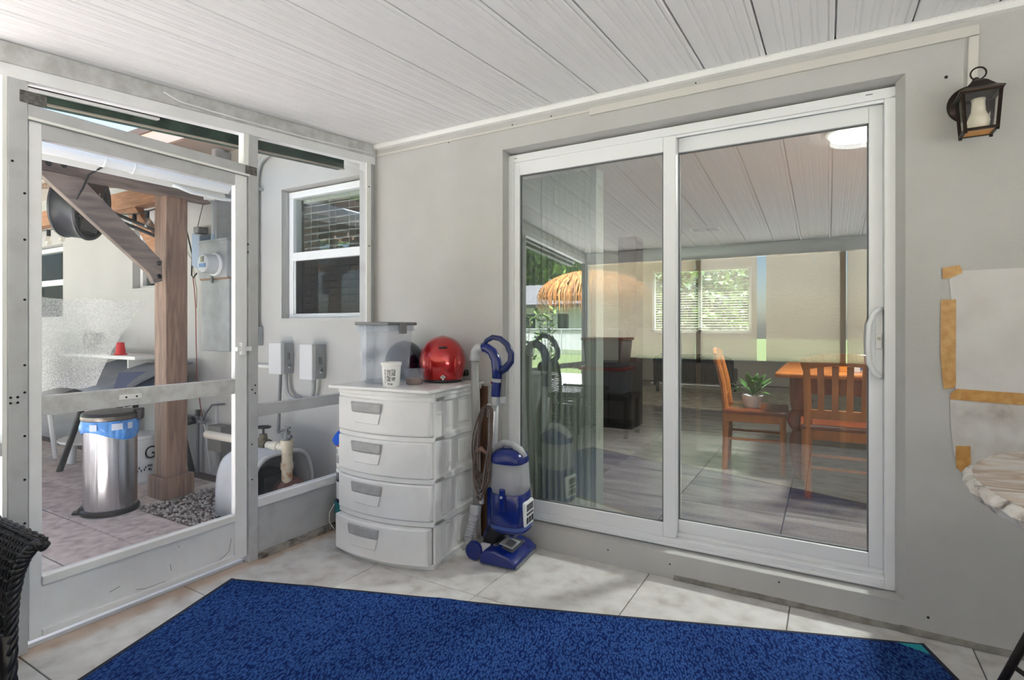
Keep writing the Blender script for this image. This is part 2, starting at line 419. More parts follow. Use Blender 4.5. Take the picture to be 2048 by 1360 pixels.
# plaster returns of the sliding door opening
wb.hexa([(2.848, 0.002, 0.115), (2.851, 0.2, 0.115), (2.822, 0.2, 0.115), (2.822, 0.07, 0.115)], [(2.848, 0.002, 2.2), (2.851, 0.2, 2.2), (2.822, 0.2, 2.2), (2.822, 0.07, 2.2)])
wb.hexa([(0.99, 0.003, 2.199), (2.85, 0.003, 2.199), (2.85, 0.2, 2.182), (0.99, 0.2, 2.182)], [(0.99, 0.003, 2.21), (2.85, 0.003, 2.21), (2.85, 0.2, 2.21), (0.99, 0.2, 2.21)])
wb.hexa([(0.99, 0.003, 0.1), (2.85, 0.003, 0.1), (2.85, 0.2, 0.1), (0.99, 0.2, 0.1)], [(0.99, 0.003, 0.116), (2.85, 0.003, 0.116), (2.85, 0.2, 0.123), (0.99, 0.2, 0.123)])
wall = tag(wb.build('wall_back', M_wall), 'greige painted stucco house wall behind the porch and patio', 'wall', kind='structure')
hb = MB()
for (hx, hz, r) in ((1.62, 0.07, 0.004), (1.93, 0.066, 0.004), (2.92, 0.075, 0.005), (2.975, 2.155, 0.006), (2.40, 0.09, 0.004), (0.62, 2.305, 0.004), (1.06, 2.328, 0.004), (1.30, 2.33, 0.004), (2.05, 2.34, 0.004)):
    hb.cyl((hx, -0.001, hz), (hx, 0.004, hz), r, 8)
hb.build('screw_hole', M_black, wall)
# eave over the patio part of the wall
ev = MB().box(-7.4, -0.30, -0.37, 0.2, 2.60, 2.63).box(-7.4, -0.30, -0.40, -0.37, 2.575, 2.70)
tag(ev.build('trim_1', mat('eave_paint', (214, 204, 196), 0.7)), 'pale eave board and soffit above the patio wall', 'eave', kind='structure')
rf = MB().hexa([(-7.6, -0.42, 2.70), (5, -0.42, 2.70), (5, 9.0, 4.2), (-7.6, 9.0, 4.2)], [(-7.6, -0.42, 2.75), (5, -0.42, 2.75), (5, 9.0, 4.26), (-7.6, 9.0, 4.26)])
tag(rf.build('roof', mat('roof_shingle', (120, 116, 112), 0.9)), 'grey shingle roof of the house above the wall', 'roof', kind='structure')

# white trim along the ceiling line and the caulk bead at the floor
tb = MB().prism([(0, 0), (-0.03, 0.0), (-0.034, -0.012), (-0.026, -0.030), (-0.008, -0.034), (0, -0.034)], (0.0, 0, zc(0) + 0.002), (0, 1, 0), (0, 0, 1), (1, 0, 0), RX)
tag(tb.build('trim_2', M_trimw), 'white moulding where the porch ceiling meets the house wall', 'trim', kind='structure')
bb = MB()
for i in range(24):
    xa = 1.95 + i * 0.11
    w = 0.012 + 0.008 * random.random()
    bb.add([(xa, 0, 0.018 + 0.006 * random.random()), (xa + 0.112, 0, 0.02), (xa + 0.112, -w, 0.002), (xa, -w, 0.002), (xa, 0, 0), (xa + .112, 0, 0)], [(0, 1, 2, 3), (3, 2, 5, 4)])
tag(bb.build('baseboard_back', mat('caulk', (150, 147, 140), 0.9, col2=(120, 116, 110), nscale=20)), 'rough grey mortar bead along the foot of the wall', 'baseboard', kind='structure')

# ------------------------------------------------------------------ sliding glass door
d1 = thing('door_1', 'white framed sliding glass door in the house wall', 'sliding door', (1.9, 0.07, 0.12), kind='structure')
FX0, FX1, FZ0, FZ1 = 0.991, 2.822, 0.123, 2.182
f = MB().box(FX0, FX1, 0.07, 0.18, FZ1 - 0.042, FZ1)
f.box(FX0, FX0 + 0.036, 0.07, 0.18, FZ0, FZ1 - 0.042).box(FX1 - 0.036, FX1, 0.07, 0.18, FZ0, FZ1 - 0.042)
f.box(FX0 + 0.036, FX1 - 0.036, 0.07, 0.18, FZ0, FZ0 + 0.04)
f.box(FX0 + 0.036, FX1 - 0.036, 0.080, 0.086, FZ1 - 0.055, FZ1 - 0.042).box(FX0 + 0.036, FX1 - 0.036, 0.060, 0.07, FZ0 + 0.004, FZ0 + 0.02)
f.box(FX0 + 0.036, FX1 - 0.036, 0.113, 0.118, FZ0 + 0.04, FZ0 + 0.06)
f.build('door_frame', M_white, d1, bevel=0.003)
def sash(x0, x1, gx0, gx1, z0, z1, gz0, gz1, y0, y1, name):
    s = MB().box(x0, gx0, y0, y1, z0, z1).box(gx1, x1, y0, y1, z0, z1).box(gx0, gx1, y0, y1, z0, gz0).box(gx0, gx1, y0, y1, gz1, z1)
    o = s.build(name, M_white, d1, bevel=0.004)
    g = MB().box(gx0 - 0.008, gx1 + 0.008, (y0 + y1) / 2 - 0.003, (y0 + y1) / 2 + 0.003, gz0 - 0.008, gz1 + 0.008)
    g.build('pane', M_glass, o)
    e = MB()
    for (a, b, c, d) in ((gx0, gx0 + 0.006, gz0, gz1), (gx1 - 0.006, gx1, gz0, gz1), (gx0, gx1, gz0, gz0 + 0.005), (gx0, gx1, gz1 - 0.005, gz1)):
        e.box(a, b, (y0 + y1) / 2 - 0.008, (y0 + y1) / 2 + 0.008, c, d)
    e.build('gasket', mat('gasket', (110, 112, 114), 0.7), o)
    return o
fs = sash(1.027, 1.940, 1.063, 1.878, 0.165, 2.138, 0.232, 2.066, 0.076, 0.110, 'fixed_sash')
ss = sash(1.885, 2.786, 1.940, 2.734, 0.170, 2.135, 0.243, 2.066, 0.122, 0.156, 'sliding_sash')
h = MB().tube([(2.770, 0.122, 1.275), (2.765, 0.085, 1.272), (2.748, 0.072, 1.255), (2.733, 0.068, 1.21), (2.730, 0.068, 1.13), (2.733, 0.068, 1.05), (2.748, 0.072, 1.012), (2.765, 0.085, 0.995), (2.770, 0.122, 0.992)], 0.011, 10)
h.build('handle', M_white, ss, smooth=True, label='white D shaped pull handle')
h = MB().box(2.757, 2.783, 0.112, 0.123, 0.985, 1.285).box(2.757, 2.779, 0.100, 0.112, 1.11, 1.17)
hp = h.build('handle_plate', M_white, ss, bevel=0.003)
MB().cyl((2.768, 0.099, 1.152), (2.768, 0.095, 1.152), 0.007, 12).build('keyhole', mat('steel', (150, 150, 150), 0.3, 1.0), ss)
MB().box(2.60, 2.625, 0.068, 0.071, 0.137, 0.140).box(2.70, 2.712, 0.068, 0.071, 0.137, 0.14).box(2.72, 2.745, 0.068, 0.071, 2.164, 2.167).box(1.03, 1.05, 0.068, 0.071, 2.16, 2.163).build('weep_slot', M_greyd, d1)

# ------------------------------------------------------------------ windows
M_wglass2 = mat_glass('far_wall_glass', 0.02, (0.80, 0.83, 0.82), tomax=0.10)
def make_window(k, x0, x1, z0, z1, zm, label, screen=True, mw=0.048):
    M_wglass = MATS['window_glass'] if screen else M_wglass2
    o = thing('window_%d' % k, label, 'window', ((x0 + x1) / 2, 0.06, z0), kind='structure')
    a, b, c, d = x0 + 0.004, x1 - 0.004, z0 + 0.012, z1 - 0.012
    f = MB().box(a, b, 0.06, 0.14, d - mw, d).box(a, b, 0.06, 0.14, c, c + mw * 0.55).box(a, a + mw, 0.061, 0.139, c + mw * 0.55, d - mw).box(b - mw, b, 0.061, 0.139, c + mw * 0.55, d - mw)
    f.box(a + mw, b - mw, 0.06, 0.12, zm, zm + 0.062)
    f.build('window_frame', M_white, o, bevel=0.004)
    MB().box(a + mw, b - mw, 0.088, 0.093, zm + 0.06, d - mw).build('upper_pane', M_wglass, o)
    MB().box(a + mw, b - mw, 0.095, 0.100, c + mw * 0.55, zm).build('lower_pane', M_wglass, o)
    if screen:
        MB().box(a + mw + 0.005, b - mw, 0.078, 0.0785, c + mw * 0.55, zm).build('window_screen', mat_sheer('dark_screen', (60, 60, 62), 0.32, 0.1) if 'dark_screen' not in MATS else MATS['dark_screen'], o)
        MB().box(a + mw, a + mw + 0.012, 0.072, 0.084, c + 0.02, zm).box(a + mw, b - mw, 0.072, 0.084, c + 0.022, c + 0.034).build('screen_frame', M_white, o)
    MB().box(x0 + 0.001, x1 - 0.001, -0.012, 0.06, z0 - 0.012, z0 + 0.012).build('window_sill', M_wall, o)
    return o
make_window(1, -0.912, -0.03, 1.252, 2.215, 1.690, 'white framed sash window with a blind beside the porch corner')
make_window(2, -5.5, -4.484, 1.275, 2.092, 1.66, 'white framed sash window on the far left of the patio wall', False)
make_window(3, -3.046, -2.207, 1.546, 2.16, 1.805, 'small white framed window behind the wooden pergola post', False)
def blind(x0, x1, y, z0, z1, pitch, label, w=0.046, tilt=25, cords=True, col=None):
    o = thing('venetian_blind', label, 'blind', ((x0 + x1) / 2, y, z0))
    sm = MB().box(-(x1 - x0) / 2, (x1 - x0) / 2, -w / 2, w / 2, -0.0015, 0.0015)
    sm.rot(Matrix.Rotation(math.radians(tilt), 4, 'X')); me = meshdata(sm, 'slat', col or M_slat)
    n = int((z1 - z0) / pitch)
    for i in range(n): put(me, 'slat', (0, 0, 0.03 + i * pitch), o)
    MB().box(x0, x1, y - 0.025, y + 0.025, z1 - 0.03, z1 + 0.01).build('head_rail', col or M_slat, o)
    MB().box(x0, x1, y - 0.02, y + 0.02, z0, z0 + 0.014).build('bottom_rail', col or M_slat, o)
    if cords:
        c = MB()
        for t in (0.12, 0.37, 0.63, 0.88): 
            for s in (-0.03, 0.03): c.cyl((x0 + (x1 - x0) * t, y + s, z0), (x0 + (x1 - x0) * t, y + s, z1), 0.0018, 5)
        c.build('ladder_cord', M_slat, o)
    return o
blind(-0.845, -0.07, 0.165, 1.30, 2.16, 0.052, 'cream venetian blind inside the window by the porch corner')

# ------------------------------------------------------------------ screen wall between porch and patio
wl = thing('wall_left', 'white aluminium screen wall between porch and patio', 'screen wall', (0, -1.7, 0), kind='structure')
PX0, PX1 = -0.015, 0.035
def sloped(y0, y1, dz0, dz1, x0, x1):
    return MB().hexa([(x0, y0, zc(y0) + dz0), (x1, y0, zc(y0) + dz0), (x1, y1, zc(y1) + dz0), (x0, y1, zc(y1) + dz0)],
                     [(x0, y0, zc(y0) + dz1), (x1, y0, zc(y0) + dz1), (x1, y1, zc(y1) + dz1), (x0, y1, zc(y1) + dz1)])
sloped(REAR, -0.004, -0.124, -0.002, -0.02, 0.03).build('top_beam', M_aluw, wl)
sloped(REAR, -0.004, -0.075, -0.001, 0.03, 0.036).build('beam_fascia', M_grime, wl)
MB().tube([(0.04, -1.32, zc(-1.32) - 0.03), (0.042, -1.25, zc(-1.25) - 0.055), (0.041, -1.0, zc(-1.0) - 0.063), (0.041, -0.55, zc(-0.55) - 0.068), (0.04, -0.15, zc(-0.15) - 0.06), (0.035, -0.02, 2.322)], 0.005, 6).build('beam_cable', M_aluw, wl, smooth=True)
def post(y0, y1, top, x0=PX0, x1=PX1): MB().box(x0, x1, y0, y1, 0, top).build('post', M_alu, wl, bevel=0.002)
post(-0.853, -0.904, zc(-0.88) - 0.124); post(-1.847, -1.790, zc(-1.83) - 0.124)
post(-0.085, -0.045, 2.258, -0.03, 0.03); MB().box(-0.012, 0.012, -0.045, 0.0, 0.0, 2.27).build('wall_channel', M_alu, wl)
post(REAR, REAR + 0.06, zc(REAR) - 0.124)
MB().box(0.028, 0.034, -0.085, -0.047, 1.22, 2.256).build('channel_cover', M_trimw, wl)
MB().box(-0.012, 0.030, -0.930, -0.904, 2.022, 2.182).build('transom_stub', M_trimw, wl)
MB().box(-0.01, 0.032, -1.862, -1.848, 0.26, zc(-1.85) - 0.124).build('screen_bead', M_trimw, wl)
MB().box(PX0, 0.034, -1.79, -0.904, 1.970, 2.022).build('door_header', M_alu, wl, bevel=0.002)
MB().box(0.034, 0.040, -1.79, -0.904, 1.966, 1.976).build('header_lip', M_trimw, wl)
MB().box(-0.01, 0.03, -0.853, -0.085, 0.735, 0.797).build('mid_rail', M_alu, wl, bevel=0.002)
MB().box(-0.02, 0.034, -0.853, -0.085, 0.266, 0.310).build('sill_rail', M_aluw, wl, bevel=0.002)
MB().box(0.0, 0.022, -0.853, -0.05, 0.03, 0.266).build('kick_panel', M_alu, wl)
MB().box(-0.02, 0.05, -0.853, -0.0, 0.0, 0.03).build('bottom_track', mat('dirty_track', (170, 165, 158), 0.8, col2=(88, 82, 76), nscale=14, lo=0.4, hi=0.6), wl)
MB().box(-0.01, 0.03, REAR + 0.06, -1.847, 0.737, 0.785).build('mid_rail', M_alu, wl, bevel=0.002)
MB().box(-0.02, 0.034, REAR + 0.06, -1.847, 0.266, 0.310).build('sill_rail', M_aluw, wl, bevel=0.002)
MB().box(0.0, 0.022, REAR + 0.06, -1.847, 0.0, 0.266).build('kick_panel', M_alu, wl)
for (a, b, c, d) in ((-0.853, -0.085, 0.31, 0.735), (-0.853, -0.085, 0.797, 2.2), (REAR + 0.06, -1.862, 0.31, 0.737), (REAR + 0.06, -1.862, 0.785, 2.0)):
    MB().box(0.008, 0.0085, a, b, c, d).build('screen_mesh', M_screen, wl)
hb = MB()
for (yy, zz) in ((-1.80, 1.69), (-1.80, 1.52), (-1.80, 1.30), (-1.80, 1.06), (-1.80, 0.96), (-1.80, 0.80), (-1.80, 0.64), (-1.80, 0.48), (-1.835, 1.80), (-1.84, 0.925), (-1.82, 0.925), (-1.84, 0.945), (-1.82, 0.945),
                 (-0.87, 0.90), (-0.87, 0.86), (-0.888, 0.88), (-0.888, 0.60), (-0.888, 0.42), (-0.91, 1.62), (-0.91, 1.58), (-0.30, 0.78)):
    hb.cyl((0.033, yy, zz), (0.0365, yy, zz), 0.0045, 8)
for zz in (2.10, 1.72, 0.98): hb.cyl((0.036, -0.066, zz), (0.0372, -0.066, zz), 0.005, 8)
hb.build('screw', M_black, wl)
for (ya, yb, z) in ((-1.815, -1.735, 2.045), (-0.925, -0.862, 1.998)):
    MB().box(0.034, 0.040, ya, yb, z - 0.022, z + 0.022).build('hinge_plate', mat('rusty_metal', (112, 110, 107), 0.7, col2=(66, 62, 58), nscale=60), wl, bevel=0.003)

# screen door
sd = thing('door_2', 'white aluminium screen door with kick plate leading to the patio', 'screen door', (0.01, -1.35, 0), kind='structure')
DX0, DX1 = -0.005, 0.028
MB().box(DX0, DX1, -1.786, -1.746, 0.036, 1.964).build('stile', M_aluw, sd, bevel=0.003)
MB().box(DX0, DX1, -0.975, -0.910, 0.036, 1.964).build('stile', M_aluw, sd, bevel=0.003)
MB().box(DX0, DX1, -1.746, -0.975, 1.906, 1.964).build('top_rail', M_alu, sd, bevel=0.003)
mr = MB().box(DX0, DX1, -1.746, -0.975, 0.867, 0.941).build('mid_rail', M_grime, sd, bevel=0.003)
MB().box(-0.01, 0.034, -1.746, -0.975, 0.230, 0.263).build('low_rail', M_trimw, sd, bevel=0.003)
MB().box(0.002, 0.018, -1.746, -0.975, 0.058, 0.235).build('kick_panel', M_aluw, sd)
MB().box(DX0, 0.030, -1.746, -0.975, 0.036, 0.062).build('bottom_rail', M_aluw, sd, bevel=0.003)
MB().box(0.008, 0.0085, -1.746, -0.975, 0.263, 0.867).build('screen_mesh', M_screen, sd)
MB().box(0.008, 0.0085, -1.746, -0.975, 0.941, 1.906).build('screen_mesh', M_screen, sd)
hp = MB().box(0.028, 0.034, -1.49, -1.405, 0.895, 0.915).build('pull_plate', M_trimw, mr, bevel=0.002)
MB().cyl((0.034, -1.465, 0.905), (0.0355, -1.465, 0.905), 0.004, 8).cyl((0.034, -1.425, 0.905), (0.0355, -1.425, 0.905), 0.004, 8).build('screw', M_black, mr)
MB().box(-0.14, -0.006, -1.79, -0.91, -0.004, 0.010).build('sunlit_strip', M_white, sd)  # white strip standing in for the sunlit ground under the door
lt = MB().box(0.028, 0.05, -0.955, -0.930, 1.06, 1.12).box(0.028, 0.046, -0.975, -0.895, 1.078, 1.102).build('latch', M_aluw, sd, bevel=0.003)
scr = MB()
for pts in ([(0.019, -1.42, 0.075), (0.019, -1.38, 0.063), (0.019, -1.30, 0.062)], [(0.019, -1.28, 0.13), (0.019, -1.275, 0.10)], [(0.019, -1.245, 0.2), (0.019, -1.24, 0.19)], [(0.019, -1.52, 0.105), (0.019, -1.48, 0.115)], [(0.019, -0.99, 0.15), (0.019, -1.0, 0.09), (0.019, -1.05, 0.062)]):
    scr.tube(pts, 0.0009, 5)
scr.build('scuff_mark', M_dirt, sd)

# outer gutter of the porch roof
gt = thing('porch_gutter', 'dark green gutter running along the outside of the porch roof edge', 'gutter', (-0.18, -1.7, 2.1))
sloped(REAR, -0.10, -0.138, 0.0, -0.215, -0.155).build('gutter_body', M_green, gt)
sloped(REAR, -0.10, -0.144, -0.136, -0.158, -0.148).build('gutter_lip', mat('gutter_lip', (168, 160, 148), 0.6), gt)
sloped(REAR, -1.25, -0.104, -0.095, -0.155, -0.128).build('hanging_strip', M_trimw, gt)
sloped(REAR, -1.245, -0.095, 0.0, -0.15, -0.135).build('hanging_flange', M_dark, gt)

# ------------------------------------------------------------------ rear and right open sides of the porch (behind the camera, rear seen in the glass)
wr = thing('wall_rear', 'rear screen wall of the porch hung with tan vinyl sheets', 'screen wall', (2.3, REAR, 0), kind='structure')
zr = zc(REAR)
MB().box(0, RX, REAR - 0.02, REAR + 0.04, zr - 0.14, zr - 0.002).build('top_beam', M_aluw, wr)
for px in (0.0, 1.31, 2.69, 3.9, 4.58): MB().box(px, px + 0.05, REAR - 0.02, REAR + 0.03, 0, zr - 0.12).build('post', mat('tan_post', (190, 168, 142), 0.6) if px > 0.1 else M_alu, wr)
MB().box(0.05, RX, REAR - 0.02, REAR + 0.03, 0.80, 0.84).build('mid_rail', M_greyd, wr)
MB().box(0.05, RX, REAR - 0.01, REAR + 0.02, 0.0, 0.80).build('kick_panel', mat('taupe_panel', (150, 142, 132), 0.6), wr)
M_vinyl = mat_sheer('tan_vinyl', (226, 202, 168), 0.5, 0.85, nscale=34, amin=0.62, amax=1.0, gloss=0.25, bump=0.9, bscale=26, stretch=(1, 1, 2.2))
for (a, b) in ((0.06, 1.31), (1.37, 1.935), (2.025, 2.69), (2.75, 3.9), (3.96, 4.58)):
    ph = random.random() * 6
    g = MB().grid(lambda u, v, a=a, b=b, ph=ph: (a + (b - a) * u, REAR + 0.045 + 0.012 * math.sin(9 * u + ph) + 0.008 * math.sin(14 * v + 3 * u + ph), 0.84 + (zr - 0.14 - 0.84) * v), 14, 18)
    g.build('vinyl_sheet', M_vinyl, wr, smooth=True)
wq = tag(MB().box(RX, RX + 0.12, -2.1, 0.0, 0.0, 2.45).box(RX, RX + 0.12, REAR - 0.05, -2.1, 0.0, 0.30).box(RX, RX + 0.12, REAR - 0.05, REAR + 0.05, 0.3, 2.2).box(RX, RX + 0.12, REAR - 0.05, -2.1, 2.0, 2.45).build('unseen_wall_right', M_wall), 'unseen stucco wall at the right end of the porch, opening sized for daylight', 'wall', kind='structure')  # out of view; opening shaped to set how much daylight enters
# ------------------------------------------------------------------ plastic drawer unit
M_plast = mat('white_plastic', (238, 238, 238), 0.42, col2=(230, 230, 229), nscale=5)
M_hand = mat('grey_handle', (176, 177, 178), 0.45, col2=(160, 160, 160), nscale=25)
du = thing('drawer_unit', 'white plastic four drawer storage unit with grey handles', 'drawer unit', (0.905, -0.505, 0), math.radians(4))
DM = xf_of(du)
def L(mb):
    mb.rot(DM); return mb
WD, DD = 0.612, 0.465
def fc(x): return -0.058 * (1 - ((x + WD / 2) / (WD / 2)) ** 2)
def slab(x0, x1, z0, z1, y_out, y_in, nx=14, zs=None):
    """front slab following the bowed face"""
    b = MB(); vs = []; fs = []
    for i in range(nx + 1):
        x = x0 + (x1 - x0) * i / nx; c = fc(x)
        vs += [(x, c + y_out, z0), (x, c + y_out, z1), (x, c + y_in, z1), (x, c + y_in, z0)]
    for i in range(nx):
        a, c = i * 4, (i + 1) * 4
        for k in range(4): fs.append((a + k, c + k, c + (k + 1) % 4, a + (k + 1) % 4))
    fs += [(0, 1, 2, 3), tuple(reversed((nx * 4, nx * 4 + 1, nx * 4 + 2, nx * 4 + 3)))]
    return b.add(vs, fs)
body = MB().box(-WD + 0.014, -0.014, 0.02, DD - 0.01, 0.01, 0.85)
for z in (0.012, 0.222, 0.432, 0.640, 0.838):
    b2 = slab(-WD, 0, z - 0.012, z + 0.014, 0.0, 0.10); body.add(b2.v, b2.f)
    body.box(-WD, 0, 0.06, DD, z - 0.012, z + 0.022)
for xa in (-WD, -0.016):
    body.box(xa, xa + 0.016, 0.012, 0.075, 0, 0.85); body.box(xa, xa + 0.016, DD - 0.05, DD, 0, 0.85)
L(body).build('body', M_plast, du, bevel=0.004)
cap = MB()
b2 = slab(-WD - 0.005, 0.005, 0.848, 0.876, -0.006, 0.1); cap.add(b2.v, b2.f); cap.box(-WD - 0.005, 0.005, 0.06, DD + 0.01, 0.848, 0.876)
L(cap).build('top_cap', M_plast, du, bevel=0.006)
for z in (0.03, 0.24, 0.45, 0.66):
    L(MB().box(-0.014, -0.008, 0.13, 0.16, z + 0.03, z + 0.16)).build('side_rib', M_plast, du, bevel=0.003)
    L(MB().box(-0.014, -0.008, 0.25, 0.36, z + 0.03, z + 0.15)).build('side_rib', M_plast, du, bevel=0.003)
for k, (z0, z1, out) in enumerate(((0.026, 0.208, -0.036), (0.238, 0.418, -0.012), (0.447, 0.628, -0.012), (0.656, 0.832, -0.012))):
    dr = L(slab(-WD + 0.008, -0.012, z0, z1, out, out + 0.05)).build('drawer', M_plast, du, bevel=0.008, smooth=40, label='bottom drawer pulled slightly open' if k == 0 else None)
    h = slab(-0.475, -0.262, z1 - 0.068, z1 - 0.018, out - 0.014, out - 0.001, 8)
    for i, p in enumerate(h.v):
        if p.z < z1 - 0.05: h.v[i] = Vector((p.x * 0.94 - 0.022, p.y, p.z))
    L(h).build('handle', M_hand, dr, bevel=0.009, seg=3, smooth=40)
    sc = slab(-0.465, -0.272, z1 - 0.125, z1 - 0.07, out - 0.007, out - 0.001, 8)
    for i, p in enumerate(sc.v):
        if p.z < z1 - 0.1: sc.v[i] = Vector((p.x * 0.86 - 0.052, p.y, p.z))
    L(sc).build('pull_recess', M_plast, dr, bevel=0.006, smooth=40)
brd = L(MB().box(-WD - 0.006, 0.02, -0.075, DD + 0.012, 0.878, 0.893)).build('shelf_board', [mat('white_board', (228, 228, 226), 0.25)], bevel=0.002)
tag(brd, 'thin white board laid across the top of the drawer unit', 'board')
pl = MB().box(0.50, 0.86, -0.034, -0.012, 0.0, 0.80).box(0.60, 0.90, -0.012, -0.003, 0.0, 0.86)
pl.rot(Matrix.Translation((0.62, 0, 0)) @ Matrix.Rotation(math.radians(0), 4, 'Z') @ Matrix.Translation((-0.62, 0, 0)))
tag(pl.build('wood_board', mat_wood('brown_board', (92, 66, 48), (122, 90, 66), (8, 8, 0.6))), 'brown wood boards standing between the drawer unit and the wall', 'board')

ZB = 0.893
# clear storage bin with grey lid
bn = thing('storage_bin', 'clear plastic storage bin with a grey lid on the drawer unit', 'storage bin', (0.47, -0.37, ZB), math.radians(8))
BM = xf_of(bn)
M_clear = mat_sheer('clear_plastic', (196, 206, 224), 0.32, 0.5, gloss=0.10)
def tub(w0, d0, w1, d1, z0, z1, t=0.003):
    b = MB(); 
    o0 = [(-w0, -d0, z0), (w0, -d0, z0), (w0, d0, z0), (-w0, d0, z0)]; o1 = [(-w1, -d1, z1), (w1, -d1, z1), (w1, d1, z1), (-w1, d1, z1)]
    return b.add(o0 + o1, [(0, 3, 2, 1), (0, 1, 5, 4), (1, 2, 6, 5), (2, 3, 7, 6), (3, 0, 4, 7)])
tub(0.075, 0.105, 0.092, 0.125, 0.0, 0.315).rot(BM).build('tub', M_clear, bn, bevel=0.012, seg=3)
MB().box(-0.098, 0.098, -0.13, 0.13, 0.285, 0.315).rot(BM).build('rim', M_clear, bn, bevel=0.005)
MB().box(-0.108, 0.108, -0.142, 0.142, 0.316, 0.334).rot(BM).build('lid', mat('grey_lid', (128, 130, 133), 0.5), bn, bevel=0.006)
MB().box(0.098, 0.112, -0.03, 0.03, 0.27, 0.33).rot(BM).build('latch', mat('grey_lid', (128, 130, 133), 0.5), bn, bevel=0.003)

# helmets
def helmet(name, label, c, r, cols, rz, detail):
    o = thing(name, label, 'helmet', (c[0], c[1], ZB), rz, group='helmets on the drawer unit'); HM = xf_of(o)
    sh = MB(); nu, nv = 40, 24; vs = []; fs = []
    zcut = -0.80
    for j in range(nv + 1):
        t = zcut + (1 - zcut) * (1 - (1 - j / nv) ** 1.0); t = min(t, 0.9999)
        rr = math.sqrt(max(0, 1 - t * t)) if t > 0 else math.sqrt(max(0, 1 - (t * 0.72) ** 2))
        for k in range(nu):
            a = 2 * PI * k / nu
            s = 1.0 + 0.035 * math.cos(2 * a) * (1 - t * t)
            if t < -0.45: s *= 1.0 - 0.10 * (-0.45 - t)
            vs.append((r * rr * math.cos(a) * 1.02, r * rr * math.sin(a) * s * 1.06, r * t * 1.10 + r * 0.93))
    for j in range(nv):
        for k in range(nu):
            k2 = (k + 1) % nu; fs.append((j * nu + k, j * nu + k2, (j + 1) * nu + k2, (j + 1) * nu + k))
    fs.append(tuple(reversed(range(nu))))
    sh.add(vs, fs).rot(HM).build('shell', cols, o, smooth=60)
    MB().lathe([(r * 0.80, 0.0), (r * 0.86, 0.006), (r * 0.845, 0.016), (r * 0.80, 0.018)], (0, 0, 0.0), 36, sy=1.06).rot(HM).build('lower_trim', M_black, o, smooth=True)
    if detail:
        # vent slot on the back, emblem, side rib lines, visor hinge
        v = MB().ball((0.0, -r * 0.875, r * 1.52), r * 0.20, r * 0.06, r * 0.055, 14, 8); v.rot(HM).build('vent_slot', M_black, o, smooth=True)
        e = MB().box(-0.014, 0.014, -r * 1.0, -r * 0.90, 0.028, 0.040).box(-0.006, 0.006, -r * 1.0, -r * 0.90, 0.018, 0.046); e.rot(HM).build('emblem', mat('chrome', (200, 200, 205), 0.2, 1.0), o, bevel=0.002)
        for s in (-1, 1):
            MB().tube([(s * r * 0.62, -r * 0.72, r * 1.38), (s * r * 0.52, -r * 0.90, r * 0.95), (s * r * 0.50, -r * 0.90, r * 0.5), (s * r * 0.58, -r * 0.80, 0.03)], [0.001, 0.005, 0.005, 0.001], 6).rot(HM).build('shell_ridge', cols, o, smooth=True)
        MB().cyl((r * 0.93, 0.02, 0.045), (r * 1.10, 0.03, 0.045), 0.02, 16).cyl((r * 1.02, 0.03, 0.045), (r * 1.12, 0.03, 0.045), 0.012, 12).rot(HM).build('visor_hinge', M_black, o, smooth=30)
        vz = MB().grid(lambda u, v: ((r * 1.01) * math.cos(PI * 0.04 + PI * 0.92 * u) * (1 - 0.22 * v * v), (r * 1.08) * math.sin(PI * 0.04 + PI * 0.92 * u) * (1 - 0.22 * v * v), r * (0.75 + 0.62 * v)), 20, 6)
        vz.rot(HM).build('visor', mat('dark_visor', (18, 18, 24), 0.08), o, smooth=True, solid=0.003)
    return o
M_red = mat('red_metallic', (178, 4, 10), 0.20, 0.45, coat=1.0)
M_navyh = mat('navy_gloss', (16, 22, 40), 0.18, coat=0.8)
helmet('motorcycle_helmet', 'glossy red motorcycle helmet with a black vent on the drawer unit', (0.70, -0.165), 0.128, M_red, math.radians(38), True)
helmet('motorcycle_helmet', 'dark navy helmet half hidden behind the clear storage bin', (0.395, -0.135), 0.112, M_navyh, math.radians(30), False)

# white tub with printed label
cp = thing('yogurt_cup', 'white plastic tub with printed label in front of the clear bin', 'cup', (0.628, -0.505, ZB))
MB().lathe([(0.040, 0.0), (0.042, 0.002), (0.049, 0.105), (0.049, 0.108), (0.053, 0.110), (0.053, 0.124), (0.050, 0.126), (0.047, 0.11), (0.039, 0.004), (0.0, 0.003)], cp.location, 28).build('cup', mat('cup_white', (238, 238, 236), 0.4), cp, smooth=35)
def cyl_patch(c, r0, r1, z0, z1, a0, a1, off=0.0006, n=8):
    return MB().grid(lambda u, v: (c[0] + (r0 + (r1 - r0) * ((z0 + (z1 - z0) * v) / 0.105) + off) * math.cos(math.radians(a0 + (a1 - a0) * u)), c[1] + (r0 + (r1 - r0) * ((z0 + (z1 - z0) * v) / 0.105) + off) * math.sin(math.radians(a0 + (a1 - a0) * u)), c[2] + z0 + (z1 - z0) * v), n, 1)
lab = MB()
for (a0, a1, z0, z1) in ((-78, -52, 0.028, 0.088), (-48, -22, 0.030, 0.050), (-48, -22, 0.056, 0.092), (-92, -86, 0.02, 0.09), (-74, -40, 0.010, 0.022)):
    p = cyl_patch(cp.location, 0.042, 0.049, z0, z1, a0, a1); lab.add(p.v, p.f)
lab.build('printed_label', mat('label_print', (198, 199, 200), 0.6, col2=(120, 120, 122), nscale=120, lo=0.45, hi=0.55), cp)
dc = thing('deli_container', 'clear deli container holding brown food beside the red helmet', 'container', (0.668, -0.372, ZB))
MB().lathe([(0.040, 0.0), (0.043, 0.003), (0.052, 0.068), (0.056, 0.070), (0.057, 0.082), (0.0, 0.084)], dc.location, 24).build('container', M_clear, dc, smooth=35)
